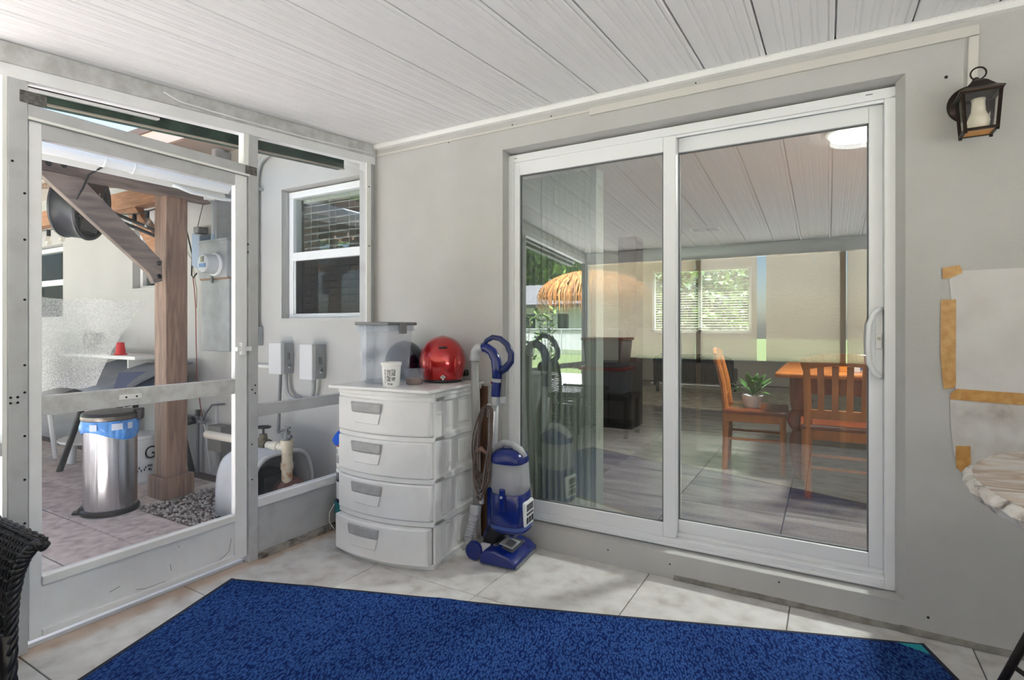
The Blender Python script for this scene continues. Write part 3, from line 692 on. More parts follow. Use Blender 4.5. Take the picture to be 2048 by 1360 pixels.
MB().lathe([(0.038, 0.002), (0.041, 0.006), (0.045, 0.034), (0.0, 0.037)], dc.location, 20).build('food', mat('brown_food', (150, 118, 96), 0.8, col2=(120, 90, 70), nscale=40), dc, smooth=35)

# pails stacked between the drawer unit and the screen wall
B0 = (0.135, -0.345)
pk = thing('bucket', 'navy bucket with a teal band and wire handle behind the drawer unit', 'bucket', (*B0, 0))
MB().lathe([(0.060, 0), (0.066, 0.10)], pk.location, 24).build('pail', mat('navy_pail', (22, 28, 66), 0.4), pk, smooth=35)
MB().lathe([(0.0665, 0.10), (0.069, 0.165), (0.072, 0.17), (0.072, 0.18), (0.0, 0.182)], pk.location, 24).build('teal_band', mat('teal', (20, 132, 140), 0.4), pk, smooth=35)
MB().tube([(B0[0] - 0.06, B0[1] - 0.04, 0.16), (B0[0] - 0.085, B0[1] - 0.055, 0.11), (B0[0] - 0.075, B0[1] - 0.065, 0.06), (B0[0] - 0.02, B0[1] - 0.08, 0.035)], 0.003, 6).build('wire_handle', M_trimw, pk, smooth=True)
p2 = thing('detergent_tub', 'white and navy tub stacked on the navy bucket', 'tub', (*B0, 0.182))
MB().lathe([(0.062, 0.0), (0.062, 0.02)], p2.location, 24).build('base', mat('navy_pail', (22, 28, 66), 0.4), p2, smooth=35)
MB().lathe([(0.060, 0.02), (0.061, 0.185), (0.058, 0.195), (0.0, 0.198)], p2.location, 24).build('tub', mat('cup_white', (238, 238, 236), 0.4), p2, smooth=35)
q = cyl_patch(p2.location, 0.0605, 0.0605, 0.12, 0.175, -200, -80); q.build('label', mat('navy_pail', (22, 28, 66), 0.4), p2)
p3 = thing('paint_can', 'white labelled can stacked above the detergent tub', 'can', (*B0, 0.380))
MB().lathe([(0.058, 0.0), (0.060, 0.004), (0.060, 0.15), (0.062, 0.154), (0.062, 0.165), (0.0, 0.167)], p3.location, 24).build('can', mat('cup_white', (238, 238, 236), 0.4), p3, smooth=35)
lb = MB()
for (z0, z1, a0, a1) in ((0.03, 0.075, -190, -90), (0.08, 0.11, -170, -100)):
    q = cyl_patch(p3.location, 0.060, 0.060, z0, z1, a0, a1); lb.add(q.v, q.f)
lb.build('label', M_hand, p3)
cyl_patch(p3.location, 0.060, 0.060, 0.125, 0.134, -200, -80).build('red_stripe', mat('stripe_red', (170, 60, 60), 0.5), p3)
cl = MB()
cl.grid(lambda u, v: (B0[0] + (0.02 + 0.062 * u) * math.cos(2 * PI * v), B0[1] + (0.02 + 0.062 * u) * math.sin(2 * PI * v), 0.549 + 0.046 * (1 - u * u) + 0.012 * math.sin(10 * PI * v) * u - 0.02 * u ** 4), 6, 30)
tag(cl.build('cloth', mat('blue_cloth', (30, 96, 214), 0.8), smooth=True, solid=0.003), 'bright blue cloth crumpled on top of the white can', 'cloth')

# ------------------------------------------------------------------ upright vacuum cleaner
M_blue = mat('vacuum_blue', (10, 34, 112), 0.22, coat=0.3)
M_vgrey = mat('vacuum_grey', (176, 178, 182), 0.35)
M_cord = mat('cord_brown', (96, 78, 70), 0.6)
M_cord2 = mat('cord_grey', (128, 122, 118), 0.6)
M_cup = mat_sheer('dust_cup', (226, 227, 232), 0.5, 0.4, gloss=0.12)
vc = thing('vacuum_cleaner', 'blue and grey upright vacuum cleaner with coiled brown cord', 'vacuum cleaner', (1.15, -0.19, 0), math.radians(6))
VM = xf_of(vc)
def V(mb): mb.rot(VM); return mb
# floor head
nh = MB()
prof = [(-0.10, 0.012), (0.095, 0.010), (0.100, 0.035), (0.06, 0.062), (-0.02, 0.085), (-0.075, 0.08), (-0.10, 0.05)]
ys = [-0.142, -0.13, 0.13, 0.142]; sc = [0.86, 1, 1, 0.86]
vs = []; fs = []; n = len(prof)
for y, s in zip(ys, sc): vs += [(x * (0.9 + 0.1 * s), y, 0.008 + (z - 0.008) * s) for x, z in prof]
for j in range(3):
    for k in range(n): fs.append((j * n + k, j * n + (k + 1) % n, (j + 1) * n + (k + 1) % n, (j + 1) * n + k))
fs += [tuple(range(n)), tuple(reversed(range(3 * n, 4 * n)))]
head = V(nh.add(vs, fs)).build('floor_head', M_blue, vc, bevel=0.006, smooth=40)
V(MB().box(0.085, 0.104, -0.135, 0.135, 0.008, 0.02)).build('bumper', M_greyd, head, bevel=0.004)
w = MB().hexa([(-0.055, -0.075, 0.0835), (0.058, -0.085, 0.0645), (0.058, 0.085, 0.0645), (-0.055, 0.075, 0.0835)], [(-0.055, -0.075, 0.090), (0.058, -0.085, 0.070), (0.058, 0.085, 0.070), (-0.055, 0.075, 0.090)])
V(w).build('window_ring', mat('vac_dark', (70, 72, 78), 0.3), head, bevel=0.004)
w = MB().hexa([(-0.03, -0.055, 0.086), (0.046, -0.062, 0.073), (0.046, 0.05, 0.073), (-0.03, 0.04, 0.086)], [(-0.03, -0.055, 0.092), (0.046, -0.062, 0.0755), (0.046, 0.05, 0.0755), (-0.03, 0.04, 0.092)])
V(w).build('brush_window', M_vgrey, head, bevel=0.003)
w = MB().hexa([(-0.005, -0.045, 0.0855), (0.036, -0.048, 0.077), (0.036, 0.03, 0.077), (-0.005, 0.028, 0.0855)], [(-0.005, -0.045, 0.0885), (0.036, -0.048, 0.0785), (0.036, 0.03, 0.0785), (-0.005, 0.028, 0.0885)])
V(w).build('brush_slot', M_greyd, head, bevel=0.002)
for s in (-1, 1): V(MB().lathe([(0.012, -0.014), (0.045, -0.012), (0.05, 0), (0.045, 0.012), (0.012, 0.014)], (-0.15, s * 0.10, 0.051), 24, axis=(0, 1, 0))).build('wheel', M_blue, vc, smooth=40)
V(MB().bar((-0.10, 0, 0.06), (-0.055, 0, 0.16), 0.12, 0.07)).build('swivel_neck', M_black, vc, bevel=0.01)
# motor pod
def rsec(hx, hy, z, cx=0.0, n=20, p=3.2):
    out = []
    for k in range(n):
        a = 2 * PI * k / n; ca, sa = math.cos(a), math.sin(a)
        out.append((cx + hx * math.copysign(abs(ca) ** (2 / p), ca), hy * math.copysign(abs(sa) ** (2 / p), sa), z))
    return out
def loft(secs, cap=True):
    b = MB(); n = len(secs[0]); vs = [p for s in secs for p in s]; fs = []
    for j in range(len(secs) - 1):
        for k in range(n): fs.append((j * n + k, j * n + (k + 1) % n, (j + 1) * n + (k + 1) % n, (j + 1) * n + k))
    if cap: fs += [tuple(reversed(range(n))), tuple((len(secs) - 1) * n + k for k in range(n))]
    return b.add(vs, fs)
pod = V(loft([rsec(0.05, 0.05, 0.135, 0.02), rsec(0.092, 0.088, 0.16, 0.018), rsec(0.098, 0.095, 0.185, 0.015), rsec(0.096, 0.094, 0.26, 0.012), rsec(0.095, 0.092, 0.345, 0.01), rsec(0.09, 0.088, 0.352, 0.01)])).build('motor_pod', M_blue, vc, smooth=40)
V(loft([rsec(0.100, 0.097, 0.176, 0.015), rsec(0.102, 0.099, 0.184, 0.015), rsec(0.100, 0.097, 0.192, 0.015)])).build('pod_band', mat('vac_blue2', (60, 84, 150), 0.3), pod, smooth=40)
g = V(MB().box(0.088, 0.116, -0.055, 0.062, 0.185, 0.315)).build('vent_panel', mat('vac_white', (226, 228, 230), 0.35), pod, bevel=0.012, seg=3, smooth=40)
for (y0, y1, z0, z1) in ((-0.04, 0.045, 0.265, 0.300), (-0.042, -0.016, 0.203, 0.235), (-0.010, 0.016, 0.203, 0.235), (0.022, 0.048, 0.203, 0.235), (-0.04, 0.045, 0.243, 0.257)):
    V(MB().box(0.114, 0.1175, y0, y1, z0, z1)).build('vent_opening', mat('vac_dark', (70, 72, 78), 0.3) if z0 > 0.24 else M_black, g, bevel=0.002)
V(MB().box(-0.010, 0.022, -0.108, -0.088, 0.27, 0.385)).build('cup_latch', M_blue, pod, bevel=0.007)
V(MB().cyl((0.006, -0.108, 0.345), (0.006, -0.112, 0.345), 0.007, 12)).build('latch_button', M_vgrey, pod)
# dust cup and top
cupo = V(loft([rsec(0.086, 0.086, 0.352, 0.01), rsec(0.092, 0.09, 0.375, 0.01), rsec(0.090, 0.088, 0.42, 0.01), rsec(0.087, 0.085, 0.505, 0.008)])).build('dust_cup', M_cup, vc, smooth=40)
V(MB().cyl((0.008, 0, 0.352), (0.008, 0, 0.50), 0.035, 18, 0.05)).build('inner_cone', M_vgrey, cupo, smooth=40)
top = V(loft([rsec(0.089, 0.087, 0.503, 0.008), rsec(0.091, 0.089, 0.515, 0.008), rsec(0.084, 0.082, 0.545, 0.004), rsec(0.060, 0.060, 0.565, 0.0), rsec(0.02, 0.03, 0.572, 0)])).build('cup_lid', M_blue, vc, smooth=50)
hp = [(-0.075, 0, 0.535), (-0.065, 0, 0.572), (-0.03, 0, 0.597), (0.02, 0, 0.592), (0.06, 0, 0.565), (0.088, 0, 0.53)]
V(MB().tube(hp, [0.012, 0.014, 0.015, 0.017, 0.021, 0.018], 10, sx=1.5)).build('lid_handle', M_vgrey, top, smooth=True)
V(MB().lathe([(0.012, 0), (0.018, 0.004), (0.012, 0.007)], (0.072, -0.008, 0.566), 16, axis=(0.8, -0.2, 0.6))).build('release_button', M_black, top, smooth=True)
# spine, wand and handle
V(MB().tube([(-0.085, 0, 0.12), (-0.095, 0, 0.35), (-0.088, 0, 0.60), (-0.080, 0, 0.80)], 0.02, 12)).build('wand', M_vgrey, vc, smooth=True)
V(MB().box(-0.115, -0.07, -0.035, 0.035, 0.12, 0.36)).build('spine', M_blue, vc, bevel=0.01)
V(MB().tube([(-0.080, 0, 0.79), (-0.078, 0, 0.84)], 0.023, 14)).build('wand_collar', M_vgrey, vc, smooth=40)
V(MB().tube([(-0.078, 0, 0.835), (-0.072, 0, 0.915)], 0.024, 14)).build('grip_lower', M_blue, vc, smooth=40)
V(MB().tube([(-0.072, 0, 0.912), (-0.070, 0, 0.93)], 0.027, 14)).build('grip_ring', M_vgrey, vc, smooth=40)
arch = [(-0.070, 0, 0.93), (-0.068, 0, 0.98), (-0.076, 0, 1.03), (-0.098, 0, 1.07), (-0.128, 0, 1.088), (-0.158, 0, 1.092)]
V(MB().tube(arch, [0.026, 0.028, 0.027, 0.026, 0.025, 0.023], 14)).build('handle_arch', M_blue, vc, smooth=True)
loop = [(-0.150, 0, 1.10), (-0.130, 0, 1.128), (-0.095, 0, 1.146), (-0.052, 0, 1.140), (-0.012, 0, 1.110), (0.012, 0, 1.062), (0.010, 0, 1.02), (-0.020, 0, 0.985), (-0.055, 0, 0.965)]
V(MB().tube(loop, [0.010, 0.013, 0.014, 0.015, 0.016, 0.017, 0.018, 0.02, 0.02], 12)).build('handle_loop', mat('loop_blue', (26, 40, 92), 0.3), vc, smooth=True)
V(MB().tube([(-0.098, 0, 1.146), (-0.052, 0, 1.146), (-0.008, 0, 1.112)], 0.010, 8)).build('grip_pad', M_vgrey, vc, smooth=True)
V(MB().tube([(-0.155, 0, 1.093), (-0.180, 0, 1.088), (-0.196, 0, 1.068), (-0.200, 0, 1.040), (-0.201, 0, 1.02)], [0.025, 0.026, 0.026, 0.026, 0.028], 14)).build('hose_elbow', mat('vac_silver', (178, 180, 184), 0.3), vc, smooth=True)
V(MB().tube([(-0.201, 0, 1.03), (-0.198, 0, 0.75), (-0.186, -0.01, 0.45), (-0.178, -0.02, 0.22)], 0.021, 14)).build('hose_pipe', mat('hose_tube', (150, 151, 149), 0.4), vc, smooth=True)
ho = []; rr = []
cpts = [Vector((-0.178, -0.04, 0.23)), Vector((-0.185, -0.06, 0.17)), Vector((-0.195, -0.08, 0.11)), Vector((-0.185, -0.085, 0.075)), Vector((-0.14, -0.08, 0.062)), Vector((-0.09, -0.07, 0.058))]
for i in range(60):
    t = i / 59 * (len(cpts) - 1); k = min(int(t), len(cpts) - 2); ho.append(cpts[k].lerp(cpts[k + 1], t - k)); rr.append(0.026 if i % 2 else 0.022)
V(MB().tube(ho, rr, 14)).build('ribbed_hose', mat('vac_silver', (178, 180, 184), 0.3), vc, smooth=50)
V(MB().tube([(-0.178, -0.03, 0.26), (-0.178, -0.042, 0.215)], 0.031, 14)).build('hose_cuff', M_vgrey, vc, smooth=40)
V(MB().tube([(-0.12, -0.078, 0.062), (-0.075, -0.07, 0.058)], 0.029, 14)).build('hose_cuff', M_vgrey, vc, smooth=40)
V(MB().box(-0.116, -0.088, -0.035, -0.018, 0.725, 0.80)).build('cord_hook', M_vgrey, vc, bevel=0.008, label='grey hook holding the cord')
V(MB().box(-0.155, -0.13, -0.045, -0.022, 0.27, 0.33)).build('cord_hook', M_vgrey, vc, bevel=0.008)
V(MB().box(-0.135, -0.112, -0.05, -0.03, 0.40, 0.44)).build('cord_clip', M_vgrey, vc, bevel=0.006)
for k in range(11):
    w_ = 0.030 + 0.004 * (k % 6); dx = -0.103 + 0.006 * math.sin(k * 2.1); yo = -0.045 - 0.0045 * (k % 4) - 0.002 * k * 0.3; bot = 0.30 + 0.022 * ((k * 5) % 7); topz = 0.785 + 0.004 * (k % 3)
    pts = []
    for i in range(26):
        a = 2 * PI * i / 26
        zz = (topz + bot) / 2 + (topz - bot) / 2 * math.sin(a)
        xx = dx - 0.075 * (topz - zz) / (topz - bot) * 0.55 + w_ * math.copysign(abs(math.cos(a)) ** 0.8, math.cos(a)) * (1 + 0.15 * math.sin(3 * a + k))
        pts.append((xx, yo + 0.006 * math.sin(2 * a + k), zz))
    V(MB().tube(pts, 0.0042, 6, closed=True)).build('cord_loop', M_cord if k % 3 else M_cord2, vc, smooth=True)
V(MB().tube([(-0.16, -0.062, 0.55), (-0.13, -0.066, 0.57), (-0.10, -0.062, 0.545)], [0.008, 0.014, 0.008], 8)).build('cord_plug', mat('plug_brown', (120, 92, 82), 0.5), vc, smooth=True)
V(MB().tube([(-0.076, -0.03, 0.76), (-0.092, -0.035, 0.55)], 0.010, 8)).build('wand_strip', mat('vac_white', (226, 228, 230), 0.35), vc, smooth=True)
V(MB().box(-0.05, -0.02, -0.012, 0.012, 0.80, 0.835)).build('wand_release', M_vgrey, vc, bevel=0.005)
V(MB().cyl((-0.04, 0.01, 0.83), (-0.035, 0.01, 0.99), 0.013, 10)).build('crevice_tool', M_greyd, vc, smooth=40)
V(MB().box(-0.102, -0.097, -0.01, 0.01, 0.90, 0.915)).build('red_button', mat('stripe_red2', (190, 40, 40), 0.4), vc, bevel=0.002)

# ------------------------------------------------------------------ blue rug
rg = thing('rug', 'blue textured runner rug on the tile floor', 'rug', (0.136, -1.064, 0), math.radians(19.6))
RL, RW = 2.93, 1.28
M_rug = mat_rug('rug_pile'); M_rubber = mat('rug_edge', (28, 34, 52), 0.7)
RM = xf_of(rg)
def edge(u): return 0.004 * math.sin(u * 3.1) + 0.006 * math.exp(-((u - 1.05) / 0.06) ** 2) + 0.004 * math.exp(-((u - 0.42) / 0.05) ** 2)
MB().grid(lambda u, v: (0.014 + (RL - 0.028) * u, -0.012 + edge(RL * u) * (1 - v) - (RW - 0.024) * v, 0.0085 + (0.004 * math.exp(-((RL * u - 1.05) / 0.08) ** 2) if v < 0.01 else 0)), 60, 24).rot(RM).build('pile', M_rug, rg, smooth=True)
bd = MB()
top = [(RL * i / 60, edge(RL * i / 60)) for i in range(61)]
for i in range(60):
    (a, ea), (b, eb) = top[i], top[i + 1]
    bd.hexa([(a, -0.016 + ea, 0.0005), (b, -0.016 + eb, 0.0005), (b, eb, 0.0005), (a, ea, 0.0005)], [(a, -0.016 + ea, 0.0092), (b, -0.016 + eb, 0.0092), (b, eb - 0.003, 0.0085), (a, ea - 0.003, 0.0085)])
bd.box(0, RL, -RW, -RW + 0.016, 0.0005, 0.009); bd.box(0, 0.016, -RW, 0, 0.0005, 0.009); bd.box(RL - 0.016, RL, -RW, 0, 0.0005, 0.009)
bd.rot(RM).build('border', M_rubber, rg)
MB().add([(RL - 0.10, -0.012, 0.0092), (RL - 0.015, -0.012, 0.0092), (RL - 0.016, -0.075, 0.0092)], [(0, 2, 1)]).rot(RM).build('corner_patch', mat('teal_patch', (20, 150, 165), 0.8), rg, label='small teal patch at the rug corner')

# ------------------------------------------------------------------ wall lantern, cable channel
rw = thing('cable_channel', 'cream cable channel running along the wall top and down to the lantern', 'cable channel', (2.3, 0, 2.3))
MB().box(1.523, 3.072, -0.014, 0.0, 2.288, 2.326).build('wide_channel', mat('channel_paint', (208, 205, 198), 0.5), rw, bevel=0.002)
MB().box(0.045, 1.523, -0.008, 0.0, 2.307, 2.322).build('thin_channel', mat('channel_paint', (208, 205, 198), 0.5), rw, bevel=0.002)
MB().hexa([(3.035, -0.016, 2.10), (3.066, -0.016, 2.10), (3.066, 0, 2.10), (3.035, 0, 2.10)], [(3.040, -0.016, 2.284), (3.071, -0.016, 2.284), (3.071, 0, 2.284), (3.040, 0, 2.284)]).build('drop_channel', mat('channel_paint', (208, 205, 198), 0.5), rw, bevel=0.002)
MB().box(3.044, 3.066, -0.010, 0, 2.284, 2.30).build('joint_gap', M_greyd, rw)
wlp = thing('wall_lantern', 'bronze wall lantern with a white bulb beside the sliding door', 'wall lamp', (3.045, 0, 1.99))
M_brz = mat('bronze', (46, 34, 26), 0.35, 0.6)
MB().lathe([(0.0, 0.0), (0.066, 0.0), (0.070, 0.006), (0.066, 0.014), (0.05, 0.022), (0.03, 0.034), (0.0, 0.036)], (3.045, 0, 2.035), 28, axis=(0, -1, 0)).build('back_plate', M_brz, wlp, smooth=40)
MB().tube([(3.045, -0.02, 2.05), (3.045, -0.06, 2.085), (3.045, -0.10, 2.088), (3.045, -0.115, 2.06)], 0.011, 10).build('arm', M_brz, wlp, smooth=True)
LC = (3.047, -0.125)
tw, bw = 0.052, 0.043; zt, zb_ = 2.025, 1.895
fr = MB()
for sx in (-1, 1):
    for sy in (-1, 1): fr.bar((LC[0] + sx * bw, LC[1] + sy * bw, zb_ - 0.012), (LC[0] + sx * tw, LC[1] + sy * tw, zt), 0.008, 0.008)
for s in (-1, 1):
    fr.box(LC[0] - bw, LC[0] + bw, LC[1] + s * bw - 0.005, LC[1] + s * bw + 0.005, zb_ - 0.005, zb_ + 0.004); fr.box(LC[0] + s * bw - 0.005, LC[0] + s * bw + 0.005, LC[1] - bw, LC[1] + bw, zb_ - 0.005, zb_ + 0.004)
    fr.box(LC[0] - tw, LC[0] + tw, LC[1] + s * tw - 0.005, LC[1] + s * tw + 0.005, zt - 0.006, zt + 0.004); fr.box(LC[0] + s * tw - 0.005, LC[0] + s * tw + 0.005, LC[1] - tw, LC[1] + tw, zt - 0.006, zt + 0.004)
fr.build('lantern_frame', M_brz, wlp)
MB().lathe([(0.086, zt), (0.088, zt + 0.005), (0.06, zt + 0.018), (0.03, zt + 0.045), (0.012, zt + 0.055), (0.0, zt + 0.056)], (LC[0], LC[1], 0), 4).rot(Matrix.Translation((LC[0], LC[1], 0)) @ Matrix.Rotation(PI / 4, 4, 'Z') @ Matrix.Translation((-LC[0], -LC[1], 0))).build('lantern_roof', M_brz, wlp)
MB().tube([(LC[0] + 0.022 * math.cos(a * PI / 10), LC[1], zt + 0.077 + 0.022 * math.sin(a * PI / 10)) for a in range(20)], 0.0028, 6, closed=True).build('ring', M_brz, wlp, smooth=True)
gl = MB()
for sx, sy in ((1, 0), (-1, 0), (0, 1), (0, -1)):
    a = (LC[0] + sx * bw, LC[1] + sy * bw); b = (LC[0] + sx * tw, LC[1] + sy * tw); ux, uy = -sy, sx
    gl.add([(a[0] - ux * bw, a[1] - uy * bw, zb_), (a[0] + ux * bw, a[1] + uy * bw, zb_), (b[0] + ux * tw, b[1] + uy * tw, zt), (b[0] - ux * tw, b[1] - uy * tw, zt)], [(0, 1, 2, 3)])
gl.build('lantern_glass', mat_glass('lantern_glass', 0.05, (0.93, 0.90, 0.84)), wlp)
MB().box(LC[0] - bw + 0.004, LC[0] + bw - 0.004, LC[1] - bw + 0.004, LC[1] + bw - 0.004, zb_ - 0.003, zb_ + 0.001).build('amber_base', mat('amber', (226, 150, 30), 0.3), wlp)
MB().lathe([(0.0, 0.002), (0.022, 0.004), (0.031, 0.022), (0.033, 0.036), (0.028, 0.052), (0.021, 0.070), (0.019, 0.10), (0.021, 0.115), (0.0, 0.118)], (LC[0], LC[1], zb_), 20).build('bulb', mat('bulb_white', (236, 233, 224), 0.35), wlp, smooth=True)

# ------------------------------------------------------------------ taped sheets on the wall
M_tape = mat('brown_tape', (206, 160, 92), 0.25, col2=(184, 132, 70), nscale=40, coat=0.3)
s1 = thing('paper_sheet', 'white paper sheet taped on the wall with brown tape', 'paper', (3.2, 0, 0.96))
M_paper = mat_ramp('marbled_paper', [(0.30, (204, 200, 198)), (0.5, (212, 209, 207)), (0.7, (218, 216, 214))], 7, 8, 0.1, 0.6)
MB().add([(2.990, -0.004, 1.412), (3.6, -0.004, 1.418), (3.6, -0.004, 0.945), (3.003, -0.004, 0.955), (2.998, -0.004, 1.2), (2.984, -0.004, 1.375)], [(0, 1, 2, 3, 4, 5)]).build('sheet', M_paper, s1, solid=0.0015)
def tape(pts, par, y=-0.0065):
    b = MB(); n = len(pts)
    b.add([(x, y, z) for x, z in pts] + [(x, y + 0.0012, z) for x, z in pts], [tuple(range(n)), tuple(reversed(range(n, 2 * n)))] + [(i, (i + 1) % n, n + (i + 1) % n, n + i) for i in range(n)])
    b.build('tape_strip', M_tape, par)
tape([(2.962, 1.426), (3.014, 1.434), (3.022, 1.416), (3.022, 1.404), (2.986, 1.386), (2.964, 1.384)], s1)
tape([(2.958, 1.304), (3.004, 1.304), (3.003, 1.03), (3.004, 0.985), (2.998, 0.968), (2.966, 0.964), (2.957, 1.08)], s1)
tape([(2.988, 0.948), (3.006, 0.966), (3.22, 0.960), (3.6, 0.965), (3.6, 0.915), (3.20, 0.917), (2.985, 0.925)], s1, -0.0075)
s2 = thing('marbled_sheet', 'lower marbled sheet hanging below the taped paper', 'paper', (3.2, 0, 0.66))
M_marb = mat_ramp('mould_paper', [(0.3, (150, 140, 132)), (0.45, (190, 184, 178)), (0.6, (206, 204, 200)), (0.8, (212, 210, 207))], 9, 9, 0.1, 0.6)
MB().add([(2.986, -0.003, 0.93), (3.6, -0.003, 0.93), (3.6, -0.003, 0.60), (3.03, -0.003, 0.63), (3.0, -0.004, 0.69), (2.988, -0.003, 0.82)], [(0, 1, 2, 3, 4, 5)]).build('sheet', M_marb, s2, solid=0.0015)
tape([(3.003, 0.750), (3.046, 0.753), (3.048, 0.69), (3.022, 0.652), (3.004, 0.668)], s2)

# granite bar table
gtb = thing('bar_table', 'round granite topped bar table at the right edge', 'table', (3.365, -1.25, 0))
M_gran = mat_ramp('granite', [(0.28, (92, 74, 60)), (0.42, (150, 122, 98)), (0.5, (186, 170, 154)), (0.62, (200, 192, 184)), (0.78, (140, 132, 128))], 5.5, 10, 2.2, 0.22, stretch=(0.8, 3.0, 1), coat=0.2)
M_grane = mat_ramp('granite_edge', [(0.3, (90, 78, 72)), (0.45, (200, 194, 188)), (0.65, (232, 230, 226))], 28, 6, 0.8, 0.35, bump=0.5)
MB().lathe([(0.528, 0.880), (0.528, 0.8993)], (3.365, -1.25, 0), 64).build('table_top', M_gran, gtb)
eg = MB(); pr = [(0.52, 0.862), (0.535, 0.868), (0.543, 0.882), (0.538, 0.893), (0.527, 0.899)]
vs = []; fs = []; N = 96
for i, (r, z) in enumerate(pr):
    for k in range(N):
        a = 2 * PI * k / N; j = 0.004 * math.sin(k * 2.7 + i) * (0.4 if i == 4 else 1); vs.append((3.365 + (r + j) * math.cos(a), -1.25 + (r + j) * math.sin(a), z))
for i in range(4):
    for k in range(N): fs.append((i * N + k, i * N + (k + 1) % N, (i + 1) * N + (k + 1) % N, (i + 1) * N + k))
fs.append(tuple(reversed(range(N))))
eg.add(vs, fs).build('table_edge', M_grane, gtb, smooth=40)
MB().cyl((3.365, -1.25, 0.02), (3.365, -1.25, 0.862), 0.05, 20).build('column', M_black, gtb, smooth=40)
MB().lathe([(0.0, 0.0095), (0.26, 0.0095), (0.26, 0.016), (0.06, 0.03), (0.0, 0.03)], (3.365, -1.25, 0), 36).build('foot_plate', M_black, gtb, smooth=40)
st = thing('metal_stool', 'black metal stool with splayed legs at the right edge', 'stool', (3.36, -0.80, 0))
for (sx, sy) in ((-1, -1), (1, -1), (1, 1), (-1, 1)):
    MB().tube([(3.36 + sx * 0.425, -0.80 + sy * 0.18, 0.0095), (3.36 + sx * 0.205, -0.80 + sy * 0.18, 0.60)], 0.011, 10).build('leg', mat('stool_iron', (44, 36, 34), 0.45, 0.5), st, smooth=True)
MB().tube([(3.022, -0.62, 0.26), (3.36, -0.62, 0.02 + 0.02), (3.70, -0.62, 0.26)], 0.007, 8).build('stretcher', mat('stool_iron', (44, 36, 34), 0.45, 0.5), st, smooth=True)
MB().lathe([(0.0, 0.60), (0.22, 0.60), (0.23, 0.62), (0.17, 0.645), (0.0, 0.65)], (3.36, -0.80, 0), 28).build('seat', M_black, st, smooth=40)

